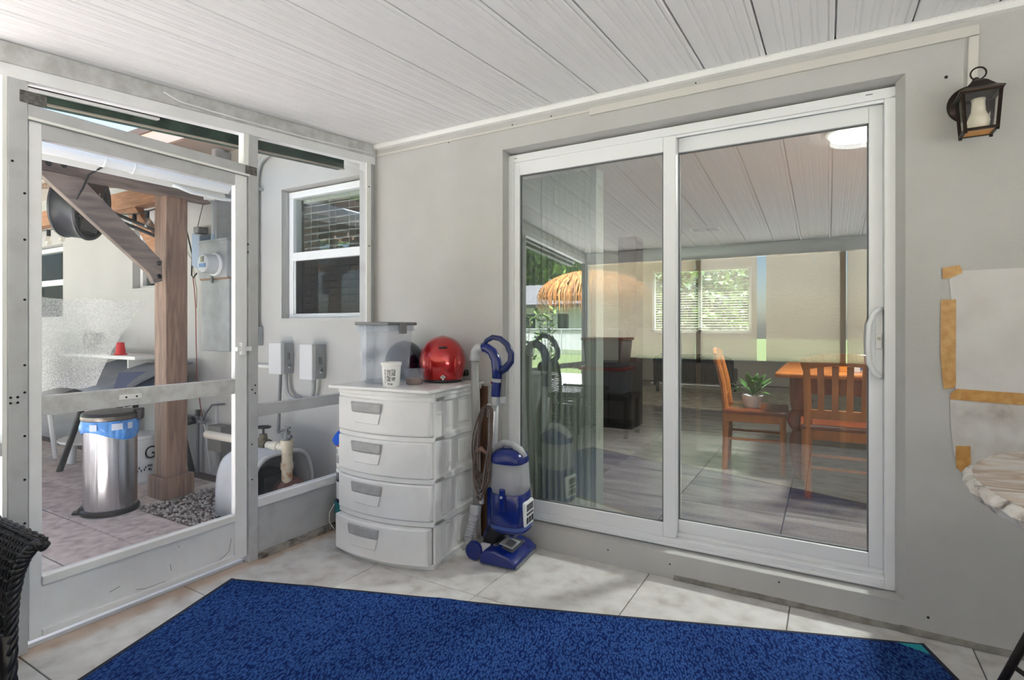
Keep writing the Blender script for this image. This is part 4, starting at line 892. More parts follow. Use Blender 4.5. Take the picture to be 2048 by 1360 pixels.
# ------------------------------------------------------------------ wicker armchair at the left
M_wick = mat('black_wicker', (30, 29, 30), 0.30)
def braid(mb, pts, r, amp, turns, seg=7):
    """three twisted strands along a path"""
    P = [Vector(p) for p in pts]; n = 90
    def at(t):
        t = t * (len(P) - 1); k = min(int(t), len(P) - 2); return P[k].lerp(P[k + 1], t - k)
    for s in range(3):
        q = []
        for i in range(n):
            t = i / (n - 1); c = at(t); d = (at(min(1, t + 0.02)) - at(max(0, t - 0.02))).normalized(); a = d.orthogonal().normalized(); b = d.cross(a)
            ph = 2 * PI * turns * t + 2 * PI * s / 3
            q.append(c + a * amp * math.cos(ph) + b * amp * math.sin(ph))
        mb.tube(q, r, seg)
    return mb
def wicker_chair(loc, rz, label):
    """armchair: local +x is the way it faces, y across, arms at +-0.30"""
    o = thing('wicker_armchair', label, 'armchair', loc, rz); CM = xf_of(o)
    def C(mb): mb.rot(CM); return mb
    for s in (-1, 1):
        prof = [(0.308, 0.26), (0.309, 0.34), (0.312, 0.41), (0.318, 0.475), (0.328, 0.525), (0.342, 0.556), (0.355, 0.562), (0.362, 0.552)]
        arm = MB(); fx = [0.352, 0.353, 0.36, 0.372, 0.392, 0.412, 0.424, 0.42]
        for j, (yy, zz) in enumerate(prof):
            for m_ in range(2):
                y2, z2, f2 = (yy, zz, fx[j]) if m_ == 0 or j == len(prof) - 1 else ((yy + prof[j + 1][0]) / 2, (zz + prof[j + 1][1]) / 2, (fx[j] + fx[j + 1]) / 2)
                if m_ == 1 and j == len(prof) - 1: break
                nn = prof[min(j + 1, len(prof) - 1)]; pp = prof[max(j - 1, 0)]; tx, tz = nn[0] - pp[0], nn[1] - pp[1]; ln = math.hypot(tx, tz); ox, oz = -tz / ln, tx / ln
                for w in range(2):
                    yy2, zz2 = y2 + (0.010 * w if j < 7 else 0), z2 + 0.012 * w
                    pts = [(-0.09 + (f2 + 0.09) * i / 22, s * (yy2 + ox * 0.004 * math.cos(PI * (i + m_ + w))), zz2 + oz * 0.004 * math.cos(PI * (i + m_ + w))) for i in range(23)]
                    arm.tube(pts, 0.0052, 5)
        a = C(arm).build('arm', M_wick, o, smooth=True)
        rb = MB()
        for i in range(0, 23):
            fr_ = i / 22
            rb.tube([(-0.09 + (fx[j] + 0.09) * fr_, s * yy, zz) for j, (yy, zz) in enumerate(prof)], 0.0045, 5)
        C(rb).build('arm_rib', M_wick, a, smooth=True)
        C(braid(MB(), [(fx[j], s * yy, zz) for j, (yy, zz) in reversed(list(enumerate(prof)))] + [(0.352, s * 0.308, 0.12)], 0.009, 0.009, 8)).build('braided_edge', M_wick, a, smooth=True)
        for xx in (0.345, -0.06): C(MB().tube([(xx, s * 0.305, 0.30), (xx + (0.0 if xx > 0 else -0.03), s * 0.305, 0.0095)], [0.022, 0.017], 10)).build('leg', M_wick, o, smooth=True)
    st_ = MB()
    for k in range(30): 
        x = -0.09 + 0.39 * k / 29
        st_.tube([(x, -0.24 + 0.48 * i / 20, 0.36 + 0.004 * math.cos(PI * (i + k))) for i in range(21)], 0.008, 5)
    C(st_).build('seat', M_wick, o, smooth=True)
    ap = MB()
    for k in range(12):
        z = 0.20 + 0.013 * k
        ap.tube([(0.295 + 0.005 * math.cos(PI * (i + k)), -0.24 + 0.48 * i / 24, z) for i in range(25)], 0.006, 5)
    C(ap).build('apron', M_wick, o, smooth=True)
    bk = MB()
    for k in range(30):
        z = 0.34 + 0.0175 * k; wd = 0.27 * (1 if z < 0.7 else math.sqrt(max(0.05, 1 - ((z - 0.7) / 0.17) ** 2)))
        bk.tube([(-0.075 - 0.04 * (z - 0.34) + 0.005 * math.cos(PI * (i + k)), -wd + 2 * wd * i / 22, z) for i in range(23)], 0.008, 5)
    C(bk).build('backrest', M_wick, o, smooth=True)
    C(braid(MB(), [(-0.075, -0.27, 0.34), (-0.088, -0.275, 0.66), (-0.094, -0.2, 0.82), (-0.096, 0, 0.87), (-0.094, 0.2, 0.82), (-0.088, 0.275, 0.66), (-0.075, 0.27, 0.34)], 0.011, 0.011, 16)).build('braided_edge', M_wick, o, smooth=True)
    return o
wicker_chair((0.155, -2.295, 0), 0.0, 'black wicker armchair with braided edge at the left')
# ------------------------------------------------------------------ ground, pavers, gravel
M_grass = mat('grass', (122, 136, 88), 0.95, col2=(96, 110, 66), nscale=14, bump=0.4)
tag(MB().box(-60, 60, -60, 30, -0.20, -0.06).build('ground', M_grass), 'green lawn around the house', 'lawn', kind='structure')
pv = tag(MB().box(-7.0, -0.02, -4.4, 0.0, -0.10, -0.012).build('pavement', mat('joint_sand', (112, 100, 92), 0.95)), 'patio of pinkish grey textured stone pavers', 'pavement', kind='structure')
PMATS = [mat_ramp('paver_%d' % i, [(0.3, a), (0.5, b), (0.7, c)], 16, 12, 0.1, 0.8, bump=0.35) for i, (a, b, c) in enumerate((
    ((184, 170, 162), (212, 198, 190), (228, 216, 208)), ((194, 186, 178), (220, 212, 204), (234, 228, 220)), ((172, 158, 152), (202, 188, 182), (220, 208, 200))))]
dk = tag(MB().box(-12.0, 12.0, -10.5, REAR - 0.06, -0.10, -0.03).box(RX + 0.06, 12.0, REAR - 0.06, 0.0, -0.10, -0.03).build('bounce_deck', mat('bounce_concrete', (214, 213, 211), 0.85, col2=(202, 201, 199), nscale=3)), 'pale concrete deck added outside the porch to bounce sunlight in', 'deck', kind='structure')  # deck added so sunlight bounces up onto the porch ceiling and walls
pc = {}
def paver(x0, x1, y0, y1, k, rot=0.0):
    w, d = round(x1 - x0, 3), round(y1 - y0, 3)
    if (w, d, k) not in pc: pc[(w, d, k)] = tile_mesh(w - 0.007, d - 0.007, 0.03, 0.004, PMATS[k], 'paver')
    put(pc[(w, d, k)], 'paver', ((x0 + x1) / 2, (y0 + y1) / 2, random.uniform(-0.002, 0.001)), pv)
rows = [0.0 - 0.315 * k for k in range(1, 15)]
y1 = -0.13; rnd = random.Random(3)
for r in range(13):
    y0 = y1 - 0.315; x = -0.04 - rnd.choice((0.0, 0.15, 0.22))
    if x < -0.05: 
        if not (y1 > -0.66): paver(x, -0.04, y0, y1, rnd.randrange(3))
    while x > -6.7:
        w = rnd.choice((0.30, 0.45, 0.60, 0.45))
        if not (y1 > -0.70 and x - w > -1.36 and True) and not (y1 > -0.70 and x > -1.36): paver(x - w, x, y0, y1, rnd.randrange(3))
        elif y1 > -0.70 and x - w < -1.36: paver(x - w, max(x - w + 0.05, -1.38) if x - w < -1.40 else x, y0, y1, 1)
        x -= w
    y1 = y0
# gravel bed: uncountable pebbles
gv = MB(); rnd = random.Random(5)
for i in range(2600):
    x, y = rnd.uniform(-1.40, -0.05), rnd.uniform(-0.76, -0.01); s = rnd.uniform(0.006, 0.014); a = rnd.random() * PI
    ca, sa = math.cos(a) * s, math.sin(a) * s; z = -0.008 + rnd.uniform(0, 0.012); gv.cm = rnd.randrange(3)
    gv.add([(x + ca, y + sa, z), (x - sa, y + ca, z + 0.002), (x - ca, y - sa, z), (x + sa, y - ca, z - 0.002), (x, y, z + s * 0.7), (x, y, z - s * 0.6)],
           [(0, 1, 4), (1, 2, 4), (2, 3, 4), (3, 0, 4), (1, 0, 5), (2, 1, 5), (3, 2, 5), (0, 3, 5)])
go = gv.build('gravel', [mat('pebble_a', (176, 166, 158), 0.9), mat('pebble_b', (150, 138, 130), 0.9), mat('pebble_c', (196, 188, 180), 0.9)], fixn=False)
tag(go, 'bed of small grey brown gravel beside the pump cover', 'gravel', kind='stuff')

# ------------------------------------------------------------------ pergola
M_wood = mat_wood('pergola_wood', (124, 98, 84), (160, 132, 114), (5, 5, 0.5), 0.6, 5.0)
M_woodw = mat_wood('pergola_weathered', (104, 92, 88), (140, 124, 116), (6, 0.6, 3), 0.6, 5.0)
M_woodo = mat_wood('pergola_orange', (158, 108, 74), (188, 136, 98), (0.8, 5, 5), 0.6, 5.0)
pg = thing('pergola', 'brown timber pergola with bolted knee brace over the patio', 'pergola', (-1.46, -0.50, 0))
PXc, PYc = -1.475, -0.485
MB().box(PXc - 0.075, PXc + 0.075, PYc - 0.075, PYc + 0.075, 0.0, 2.14).build('post', M_wood, pg, bevel=0.006)
for (a, b, c, d) in ((-0.105, 0.105, -0.105, -0.076), (-0.105, 0.105, 0.076, 0.105), (0.076, 0.105, -0.076, 0.076), (-0.105, -0.076, -0.076, 0.076)):
    MB().box(PXc + a, PXc + b, PYc + c, PYc + d, 0.0, 0.155).build('base_board', M_wood, pg, bevel=0.004)
bm1 = MB().prism([(-0.30, 2.165), (-0.245, 2.115), (-3.6, 2.115), (-3.6, 2.27), (-0.30, 2.27)], (-1.385, 0, 0), (0, 1, 0), (0, 0, 1), (-1, 0, 0), 0.09).build('beam', M_woodw, pg, bevel=0.006)
MB().bar((-1.50, PYc, 2.165), (-6.2, PYc, 2.165), 0.09, 0.13).build('beam', M_woodo, pg, bevel=0.005)
MB().bar((-1.50, -3.35, 2.165), (-6.2, -3.35, 2.165), 0.09, 0.13).build('beam', M_woodo, pg, bevel=0.005)
MB().box(-6.1, -5.95, PYc - 0.075, PYc + 0.075, 0, 2.14).build('post', M_woodo, pg, bevel=0.006)
MB().box(-1.55, -1.40, -3.42, -3.27, 0, 2.14).build('post', M_wood, pg, bevel=0.006)
MB().box(-6.1, -5.95, -3.42, -3.27, 0, 2.14).build('post', M_woodo, pg, bevel=0.006)
# knee brace in line with the near beam
kb = MB().prism([(-0.653, 1.494), (-0.602, 1.515), (-0.605, 1.655), (-1.07, 2.113), (-1.30, 2.113), (-0.69, 1.566)], (-1.36, 0, 0), (0, 1, 0), (0, 0, 1), (-1, 0, 0), 0.05).build('knee_brace', M_woodw, pg, bevel=0.004)
MB().bar((-1.56, PYc, 1.72), (-2.02, PYc, 2.12), 0.06, 0.11).build('knee_brace', M_woodo, pg, bevel=0.004)
for (yy, zz, xx) in ((-0.625, 1.635, -1.36), (-0.622, 1.545, -1.36), (-1.225, 2.165, -1.385), (-1.150, 2.172, -1.385), (-0.545, 2.200, -1.385)):
    MB().lathe([(0.015, -0.002), (0.017, 0.002), (0.013, 0.008), (0.0, 0.010)], (xx, yy, zz), 14, axis=(1, 0, 0)).build('bolt', M_black, pg, smooth=40)
for k in range(8):
    y = -0.30 - 0.45 * k
    MB().bar((-1.32, y, 2.285), (-6.0, y, 2.86), 0.045, 0.12).build('rafter', M_wood, pg)
for k in range(12):
    x = -1.40 - 0.38 * k; z = 2.36 + (2.93 - 2.36) * (-1.40 - x) / 4.6
    MB().bar((x, -0.22, z), (x, -3.6, z), 0.34, 0.02).build('roof_board', M_wood, pg)
wg = thing('pergola_gutter', 'white rounded gutter along the pergola roof edge', 'gutter', (-1.2, -2, 2.15))
gp = [(0.0, 0.0), (0.055, -0.012), (0.085, 0.02), (0.088, 0.075), (0.075, 0.085), (0.0, 0.085)]
MB().prism(gp, (-1.235, -0.235, 2.175), (1, 0, 0), (0, 0, 1), (0, -1, 0), 3.4).build('trough', M_white, wg, bevel=0.01, seg=3)
MB().box(-1.24, -1.228, -3.6, -0.235, 2.14, 2.185).build('fascia', M_trimw, wg)
for yy in (-0.86, -1.02): MB().prism([(-0.002, -0.004), (0.057, -0.017), (0.089, 0.018), (0.092, 0.078), (0.0, 0.089)], (-1.235, yy, 2.175), (1, 0, 0), (0, 0, 1), (0, -1, 0), 0.012).build('joint_band', M_trimw, wg)
MB().box(-1.24, -1.15, -0.24, -0.225, 2.16, 2.262).build('end_cap', M_greyd, wg)
MB().tube([(-1.20, -0.62, 2.15), (-1.20, -0.50, 2.125), (-1.19, -0.30, 2.12), (-1.18, -0.1, 2.135), (-1.18, -0.02, 2.16)], 0.012, 8).build('bent_pipe', M_trimw, wg, smooth=True)
tag(MB().bar((-1.3, -0.30, 2.14), (-2.4, -0.02, 2.30), 0.05, 0.03).build('brace_strip', M_aluw), 'white metal strip running from the gutter end to the house wall', 'strip')
tag(MB().tube([(-1.20, -0.95, 2.19), (-1.22, -1.02, 2.17), (-1.25, -1.08, 2.11), (-1.27, -1.10, 2.03), (-1.285, -1.13, 1.96)], 0.006, 8).build('cable', M_black, smooth=True), 'short black cable hanging over the pergola gutter', 'cable')

# drum fan
fn = thing('drum_fan', 'black round drum fan hanging under the pergola', 'fan', (-1.87, -0.84, 1.75))
FA = Vector((0.72, 0.66, -0.16)).normalized(); FC = Vector((-1.84, -0.82, 2.03))
M_fan = mat('fan_black', (38, 41, 48), 0.4)
MB().lathe([(0.222, -0.15), (0.232, -0.145), (0.236, -0.13), (0.228, -0.12), (0.222, -0.02), (0.232, 0.0), (0.228, 0.012), (0.212, 0.008), (0.208, -0.02), (0.210, -0.13), (0.222, -0.15)], FC, 40, axis=FA, cap=False).build('drum', M_fan, fn, smooth=40)
gr = MB(); q = FA.to_track_quat('Z', 'Y')
for off in (0.0, -0.135):
    for rr in (0.06, 0.10, 0.14, 0.18): gr.tube([FC + FA * off + q @ Vector((rr * math.cos(a * PI / 16), rr * math.sin(a * PI / 16), 0)) for a in range(32)], 0.003, 5, closed=True)
    for a in range(12): gr.tube([FC + FA * off + q @ Vector((0.05 * math.cos(a * PI / 6), 0.05 * math.sin(a * PI / 6), 0)), FC + FA * off + q @ Vector((0.215 * math.cos(a * PI / 6), 0.215 * math.sin(a * PI / 6), 0))], 0.003, 5)
gr.build('grille', M_black, fn, smooth=True)
MB().lathe([(0.0, -0.10), (0.07, -0.09), (0.085, -0.04), (0.06, 0.0), (0.0, 0.004)], FC, 24, axis=FA).build('motor', M_black, fn, smooth=40)
for a in range(3):
    t = a * 2 * PI / 3
    b = MB().grid(lambda u, v, t=t: FC + FA * (-0.10 + 0.05 * v) + q @ Vector(((0.07 + 0.13 * u) * math.cos(t + 0.75 * v), (0.07 + 0.13 * u) * math.sin(t + 0.75 * v), 0)), 5, 5)
    b.build('blade', M_fan, fn, smooth=True, solid=0.003)
MB().box(-0.11, 0.11, -0.17, 0.17, -0.01, 0.0).rot(Matrix.Translation(FC + FA * 0.008) @ q.to_matrix().to_4x4()).build('back_plate', M_fan, fn, bevel=0.02)
ink = MB(); r2 = random.Random(9)
for j, (yy, w0) in enumerate(((-0.12, 0.10), (-0.085, 0.16), (-0.05, 0.12), (0.0, 0.05))):
    x = -w0 / 2
    while x < w0 / 2:
        w = r2.uniform(0.008, 0.02); ink.box(x, x + w, yy, yy + r2.uniform(0.008, 0.014), 0.0, 0.0012); x += w + 0.006
ink.rot(Matrix.Translation(FC + FA * 0.0085) @ q.to_matrix().to_4x4() @ Matrix.Rotation(1.9, 4, 'Z')).build('printed_lines', mat('ink_white', (220, 220, 220), 0.6), fn)
MB().cyl(FC + Vector((0.05, 0.1, -0.02)), (PXc - 0.07, PYc - 0.02, 1.87), 0.012, 10).cyl(FC + Vector((0.05, 0.1, -0.06)), (PXc - 0.07, PYc - 0.02, 1.83), 0.012, 10).build('wall_bracket', M_black, fn)

# string lights
slt = thing('string_lights', 'string of clear bulbs hung below the pergola beams', 'string lights', (-2.2, -0.6, 2.0))
cpts = [(-1.52, -0.575, 2.03), (-1.75, -0.57, 2.02), (-2.0, -0.565, 2.045), (-2.3, -0.57, 2.04), (-2.7, -0.58, 2.05), (-3.2, -0.58, 2.03), (-3.8, -0.58, 2.06)]
MB().tube(cpts, 0.005, 6).build('cord', M_black, slt, smooth=True)
for (x, y, z) in ((-1.62, -0.573, 2.02), (-1.80, -0.57, 2.015), (-2.35, -0.57, 2.035), (-2.95, -0.58, 2.035), (-3.20, -0.58, 2.025), (-3.7, -0.58, 2.05)):
    s_ = MB().cyl((x, y, z + 0.01), (x, y, z - 0.045), 0.015, 10).build('socket', M_black, slt, smooth=40)
    MB().lathe([(0.0, -0.125), (0.016, -0.12), (0.025, -0.095), (0.022, -0.07), (0.013, -0.046)], (x, y, z), 14).build('bulb', mat_glass('bulb_glass', 0.12, (0.95, 0.93, 0.88)) if 'bulb_glass' not in MATS else MATS['bulb_glass'], s_, smooth=True)

# ------------------------------------------------------------------ step can with blue liner
tc_ = thing('trash_can', 'stainless steel step trash can with a blue liner on the patio', 'trash can', (-1.475, -0.865, 0))
M_steel = mat('brushed_steel', (206, 206, 208), 0.20, 1.0, col2=(186, 186, 190), nscale=3, stretch=(14, 14, 0.15), bump=0.5, bscale=1.6)
CX, CY = -1.475, -0.865
MB().lathe([(0.150, 0.0), (0.160, 0.004), (0.160, 0.028), (0.152, 0.036), (0.0, 0.037)], (CX, CY, 0), 36).build('base_ring', M_black, tc_, smooth=40)
MB().lathe([(0.146, 0.03), (0.146, 0.545)], (CX, CY, 0), 48, cap=False).build('body', M_steel, tc_, smooth=True)
MB().lathe([(0.150, 0.600), (0.158, 0.604), (0.158, 0.635), (0.150, 0.650), (0.06, 0.663), (0.0, 0.664)], (CX, CY, 0), 40).build('lid', M_black, tc_, smooth=40)
MB().lathe([(0.1585, 0.606), (0.1595, 0.618), (0.1585, 0.630)], (CX, CY, 0), 40, cap=False).build('lid_band', mat('bronze_band', (120, 112, 106), 0.3, 0.8), tc_, smooth=40)
ln = MB().grid(lambda u, v: (CX + (0.150 + 0.016 * math.sin(PI * v) * (0.6 + 0.4 * math.sin(9 * 2 * PI * u + 3 * v)) + 0.004 * math.sin(31 * 2 * PI * u)) * math.cos(2 * PI * u), CY + (0.150 + 0.016 * math.sin(PI * v) * (0.6 + 0.4 * math.sin(9 * 2 * PI * u + 3 * v))) * math.sin(2 * PI * u), 0.505 + 0.105 * v - 0.03 * (1 - v) * math.sin(2 * PI * u * 2 + 1.0)), 90, 8)
lno = ln.build('liner', mat('blue_liner', (64, 140, 226), 0.3, col2=(110, 172, 240), nscale=18), tc_, smooth=True)
for (a, w) in ((-62, 14), (-22, 20), (8, 10)):
    MB().grid(lambda u, v, a=a, w=w: (CX + 0.1712 * math.cos(math.radians(a + w * u)), CY + 0.1712 * math.sin(math.radians(a + w * u)), 0.548 + 0.04 * v), 4, 1).build('sticker', mat('pale_sticker', (206, 216, 232), 0.4), lno, solid=0.001)
MB().box(-0.03, 0.03, -0.20, -0.14, 0.006, 0.018).box(-0.045, 0.045, -0.165, -0.13, 0.018, 0.045).rot(Matrix.Translation((CX, CY, 0)) @ Matrix.Rotation(math.radians(-35), 4, 'Z')).build('pedal', M_black, tc_, bevel=0.004)
MB().box(-0.04, 0.04, 0.13, 0.18, 0.59, 0.66).rot(Matrix.Translation((CX, CY, 0)) @ Matrix.Rotation(math.radians(-35), 4, 'Z')).build('hinge', M_black, tc_, bevel=0.006)

bk = thing('plastic_bucket', 'white plastic bucket with black lettering behind the trash can', 'bucket', (-2.12, -0.40, 0))
MB().lathe([(0.13, 0.0), (0.148, 0.33), (0.156, 0.335), (0.156, 0.36), (0.0, 0.362)], (-2.12, -0.40, 0), 32).build('pail', mat('cup_white', (238, 238, 236), 0.4), bk, smooth=35)
bl = MB()
for (txt, sz, zz, off) in (('G', 0.14, 0.22, 0.143),):
    M = Matrix.Translation((-2.12, -0.40, zz)) @ Matrix.Rotation(math.radians(101), 4, 'Z') @ Matrix.Translation((0.0, -off - 0.001, 0)) @ Matrix.Rotation(PI / 2, 4, 'X')
    text_mesh(txt, sz, 'letter', M_black, bk, M)
r2 = random.Random(4)
for k in range(14):
    a = math.radians(-40 + r2.random() * 60); zz = 0.075 + r2.random() * 0.045; rr = 0.1405
    bl.add([(-2.12 + rr * math.cos(a), -0.40 + rr * math.sin(a), zz), (-2.12 + rr * math.cos(a + 0.06), -0.40 + rr * math.sin(a + 0.06), zz + 0.004), (-2.12 + rr * math.cos(a + 0.05), -0.40 + rr * math.sin(a + 0.05), zz + 0.022), (-2.12 + rr * math.cos(a - 0.01), -0.40 + rr * math.sin(a - 0.01), zz + 0.018)], [(0, 1, 2, 3)])
bl.build('print_marks', M_black, bk)

# covered folding table with black legs, shelf, chair
ft = thing('folding_table', 'grey covered folding table with black legs behind the pergola post', 'table', (-2.5, -0.32, 0))
M_tarp = mat('grey_tarp', (134, 138, 146), 0.7, col2=(112, 116, 124), nscale=4)
def tarp(u, v):
    x = -3.22 + 1.34 * u; y = -0.60 + 0.50 * v
    z = 0.70 + 0.20 * v ** 0.7 + 0.018 * math.sin(7 * u + 2 * v) - 0.10 * (1 - v) * max(0, (0.12 - u)) * 4
    return (x + 0.25 * (v - 0.0) * (1 - u), y, z)
MB().grid(tarp, 20, 8).build('cover', M_tarp, ft, smooth=True, solid=0.012)
MB().hexa([(-3.0, -0.56, 0.60), (-1.95, -0.56, 0.60), (-1.95, -0.10, 0.70), (-3.0, -0.10, 0.70)], [(-3.0, -0.56, 0.64), (-1.95, -0.56, 0.64), (-1.95, -0.10, 0.80), (-3.0, -0.10, 0.80)]).build('table_top', M_dark, ft)
for (p0, p1) in (((-2.94, -0.60, 0.0), (-2.72, -0.50, 0.62)), ((-1.98, -0.05, 0.0), (-2.18, -0.10, 0.66)), ((-2.94, -0.05, 0.0), (-2.72, -0.12, 0.66)), ((-1.98, -0.58, 0.0), (-2.18, -0.50, 0.62))):
    MB().tube([p0, p1], 0.024, 10).build('leg', M_black, ft, smooth=40)
MB().bar((-2.15, -0.35, 0.84), (-1.90, -0.50, 0.74), 0.30, 0.01).build('blue_panel', mat('blue_grey_panel', (96, 112, 148), 0.6), ft)
sh = thing('plank_shelf', 'white shelf board on the patio wall behind the pergola post', 'shelf', (-2.9, -0.15, 0.93))
MB().box(-3.75, -2.37, -0.30, 0.0, 0.925, 0.955).build('board', M_trimw, sh, bevel=0.003)
for x in (-3.6, -2.6): MB().box(x, x + 0.02, -0.25, 0.0, 0.80, 0.925).build('bracket', M_trimw, sh)
rc = thing('red_cup', 'red tapered cup standing on the white wall shelf', 'cup', (-2.78, -0.22, 0.955))
MB().lathe([(0.052, 0.0), (0.05, 0.012), (0.040, 0.014), (0.030, 0.10), (0.028, 0.11), (0.0, 0.112)], rc.location, 20).build('cup', mat('cup_red', (214, 34, 40), 0.35), rc, smooth=40)
wk = MB()
r2 = random.Random(12)
for k in range(14):
    c = Vector((-3.25 + r2.uniform(-0.10, 0.12), -0.2 + r2.uniform(-0.05, 0.05), 1.05 + r2.uniform(0, 0.08))); ra = r2.uniform(0.03, 0.07); tl = Vector((r2.uniform(-1, 1), r2.uniform(-1, 1), 0.4)).normalized(); qq = tl.to_track_quat('Z', 'Y')
    wk.tube([c + qq @ Vector((ra * math.cos(a * PI / 8), ra * 1.4 * math.sin(a * PI / 8), 0)) for a in range(16)], 0.004, 5, closed=True)
tag(wk.build('wire_coil', M_dark, smooth=True), 'tangled dark wire coil lying on the white wall shelf', 'wire coil')
pcx, pcy = -3.75, -0.62
pch = thing('plastic_chair', 'white plastic garden chair at the far left of the patio', 'chair', (pcx, pcy, 0))
M_wp = mat('garden_white', (232, 231, 227), 0.45)
for (sx, sy) in ((-1, -1), (1, -1), (1, 1), (-1, 1)): MB().tube([(pcx + sx * 0.22, pcy + sy * 0.21, 0), (pcx + sx * 0.19, pcy + sy * 0.18, 0.42)], [0.02, 0.026], 8).build('leg', M_wp, pch, smooth=40)
MB().box(pcx - 0.22, pcx + 0.22, pcy - 0.21, pcy + 0.21, 0.41, 0.44).build('seat', M_wp, pch, bevel=0.015)
MB().grid(lambda u, v: (pcx - 0.20 - 0.10 * v, pcy - 0.21 + 0.42 * u, 0.44 + 0.42 * v + 0.03 * math.sin(PI * u)), 8, 6).build('backrest', M_wp, pch, smooth=True, solid=0.02)
clo = MB().grid(lambda u, v: (pcx - 0.32 + 0.66 * u, pcy - 0.25 + 0.06 * math.sin(6 * u) - 0.06 * v, 0.86 - 0.66 * v * (0.75 + 0.25 * math.cos(4 * u)) + 0.02 * math.sin(9 * u)), 22, 12)
tag(clo.build('white_fabric', mat('fabric_white', (226, 223, 214), 0.85), smooth=True, solid=0.004), 'white fabric draped over the plastic garden chair', 'fabric')
stl = thing('plastic_stool', 'low round white plastic table under the covered table', 'side table', (-3.05, -0.28, 0))
MB().lathe([(0.0, 0.20), (0.27, 0.20), (0.28, 0.21), (0.28, 0.225), (0.0, 0.23)], (-3.05, -0.28, 0), 30).build('top', M_wp, stl, smooth=40)
for a in range(4): MB().cyl((-3.05 + 0.19 * math.cos(a * PI / 2 - 0.7), -0.28 + 0.19 * math.sin(a * PI / 2 - 0.7), 0), (-3.05 + 0.18 * math.cos(a * PI / 2 - 0.7), -0.28 + 0.18 * math.sin(a * PI / 2 - 0.7), 0.20), 0.032, 10).build('leg', M_wp, stl, smooth=40)
tag(MB().box(-3.02, -2.86, -0.34, -0.18, 0.23, 0.36).build('small_crate', M_dark, bevel=0.01), 'dark small crate standing on the low plastic table', 'crate')
# speckled see-through white patch behind the upper part of the screen door
ms = MB()
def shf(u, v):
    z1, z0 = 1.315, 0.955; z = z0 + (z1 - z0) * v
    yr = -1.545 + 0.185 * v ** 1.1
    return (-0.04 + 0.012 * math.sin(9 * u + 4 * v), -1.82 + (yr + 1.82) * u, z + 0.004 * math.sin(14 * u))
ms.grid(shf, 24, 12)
tag(ms.build('white_patch', mat_sheer('white_speckle', (240, 240, 238), 0.5, 0.5, nscale=240, amin=0.05, amax=0.95), smooth=True), 'sheer speckled white patch behind the left half of the screen door', 'mesh sheet')

# ------------------------------------------------------------------ utilities on the wall
M_gpipe = mat('grey_pipe', (170, 172, 172), 0.5)
em = thing('electric_meter', 'round electric meter on a grey box on the patio wall', 'electric meter', (-1.6, -0.06, 1.6))
MB().box(-1.775, -1.40, -0.115, 0.0, 1.585, 1.875).build('meter_box', M_grey, em, bevel=0.006)
MB().box(-1.78, -1.395, -0.12, 0.0, 1.868, 1.885).build('box_lip', M_grey, em)
MB().lathe([(0.088, 0.0), (0.092, 0.010), (0.088, 0.022), (0.078, 0.024)], (-1.535, -0.115, 1.685), 32, axis=(0, -1, 0)).build('ring', M_aluw, em, smooth=40)
MB().lathe([(0.076, 0.02), (0.074, 0.095), (0.068, 0.108), (0.0, 0.112)], (-1.535, -0.115, 1.685), 32, axis=(0, -1, 0)).build('dome', mat('meter_white', (214, 218, 222), 0.2), em, smooth=40)
MB().box(-1.575, -1.495, -0.230, -0.226, 1.655, 1.685).build('display_band', mat('meter_blue', (110, 150, 206), 0.4), em)
MB().box(-1.555, -1.520, -0.230, -0.226, 1.695, 1.738).build('display', mat('meter_lcd', (150, 150, 120), 0.3), em)
MB().box(-1.775, -1.40, -0.095, 0.0, 1.010, 1.575).build('lower_panel', M_grey, em, bevel=0.006)
MB().box(-1.775, -1.40, -0.105, 0.0, 1.573, 1.585).build('panel_seam', mat('rust', (150, 120, 100), 0.8), em)
MB().box(-1.60, -1.58, -0.125, -0.11, 1.545, 1.60).build('seal_tag', M_greyd, em)
ms_ = thing('service_mast', 'grey service conduit rising from the meter box to the eave', 'conduit', (-1.6, -0.06, 1.88))
MB().cyl((-1.60, -0.06, 1.885), (-1.60, -0.06, 2.60), 0.046, 20).build('pipe', mat('mast_blue_grey', (186, 196, 206), 0.45), ms_, smooth=40)
MB().cyl((-1.60, -0.06, 1.885), (-1.60, -0.06, 1.925), 0.052, 20).build('coupling', mat('band_blue', (150, 180, 206), 0.4), ms_, smooth=40)
MB().box(-1.66, -1.53, -0.03, 0.0, 2.235, 2.26).box(-1.545, -1.525, -0.12, 0.0, 1.89, 2.58).build('strap', M_grey, ms_)
jb = thing('junction_box', 'grey wedge shaped cable box left of the electric meter', 'junction box', (-1.88, -0.06, 1.68))
MB().hexa([(-1.975, 0, 1.70), (-1.79, 0, 1.655), (-1.79, -0.10, 1.655), (-1.90, -0.10, 1.70)], [(-1.975, 0, 1.96), (-1.79, 0, 1.955), (-1.79, -0.10, 1.935), (-1.90, -0.10, 1.965)]).build('box', mat('box_blue_grey', (150, 166, 190), 0.5), jb, bevel=0.005)
MB().box(-1.92, -1.84, -0.08, 0, 1.965, 2.02).build('gland', M_greyd, jb, bevel=0.01)
def wire(pts, r, m, label, name='wire'): return tag(MB().tube(pts, r, 6).build(name, m, smooth=True), label, 'wire', 'wires on the patio wall')
wire([(-2.20, -0.02, 2.27), (-2.10, -0.03, 2.02), (-1.98, -0.05, 1.80), (-1.90, -0.10, 1.62), (-1.875, -0.10, 1.60), (-1.86, -0.08, 1.64)], 0.006, M_black, 'black wire hanging beside the junction box down to the meter')
wire([(-1.84, -0.02, 2.30), (-1.90, -0.02, 2.16), (-1.96, -0.02, 2.02), (-1.88, -0.05, 1.97)], 0.003, M_dark, 'thin dark wire dropping from the eave to the junction box')
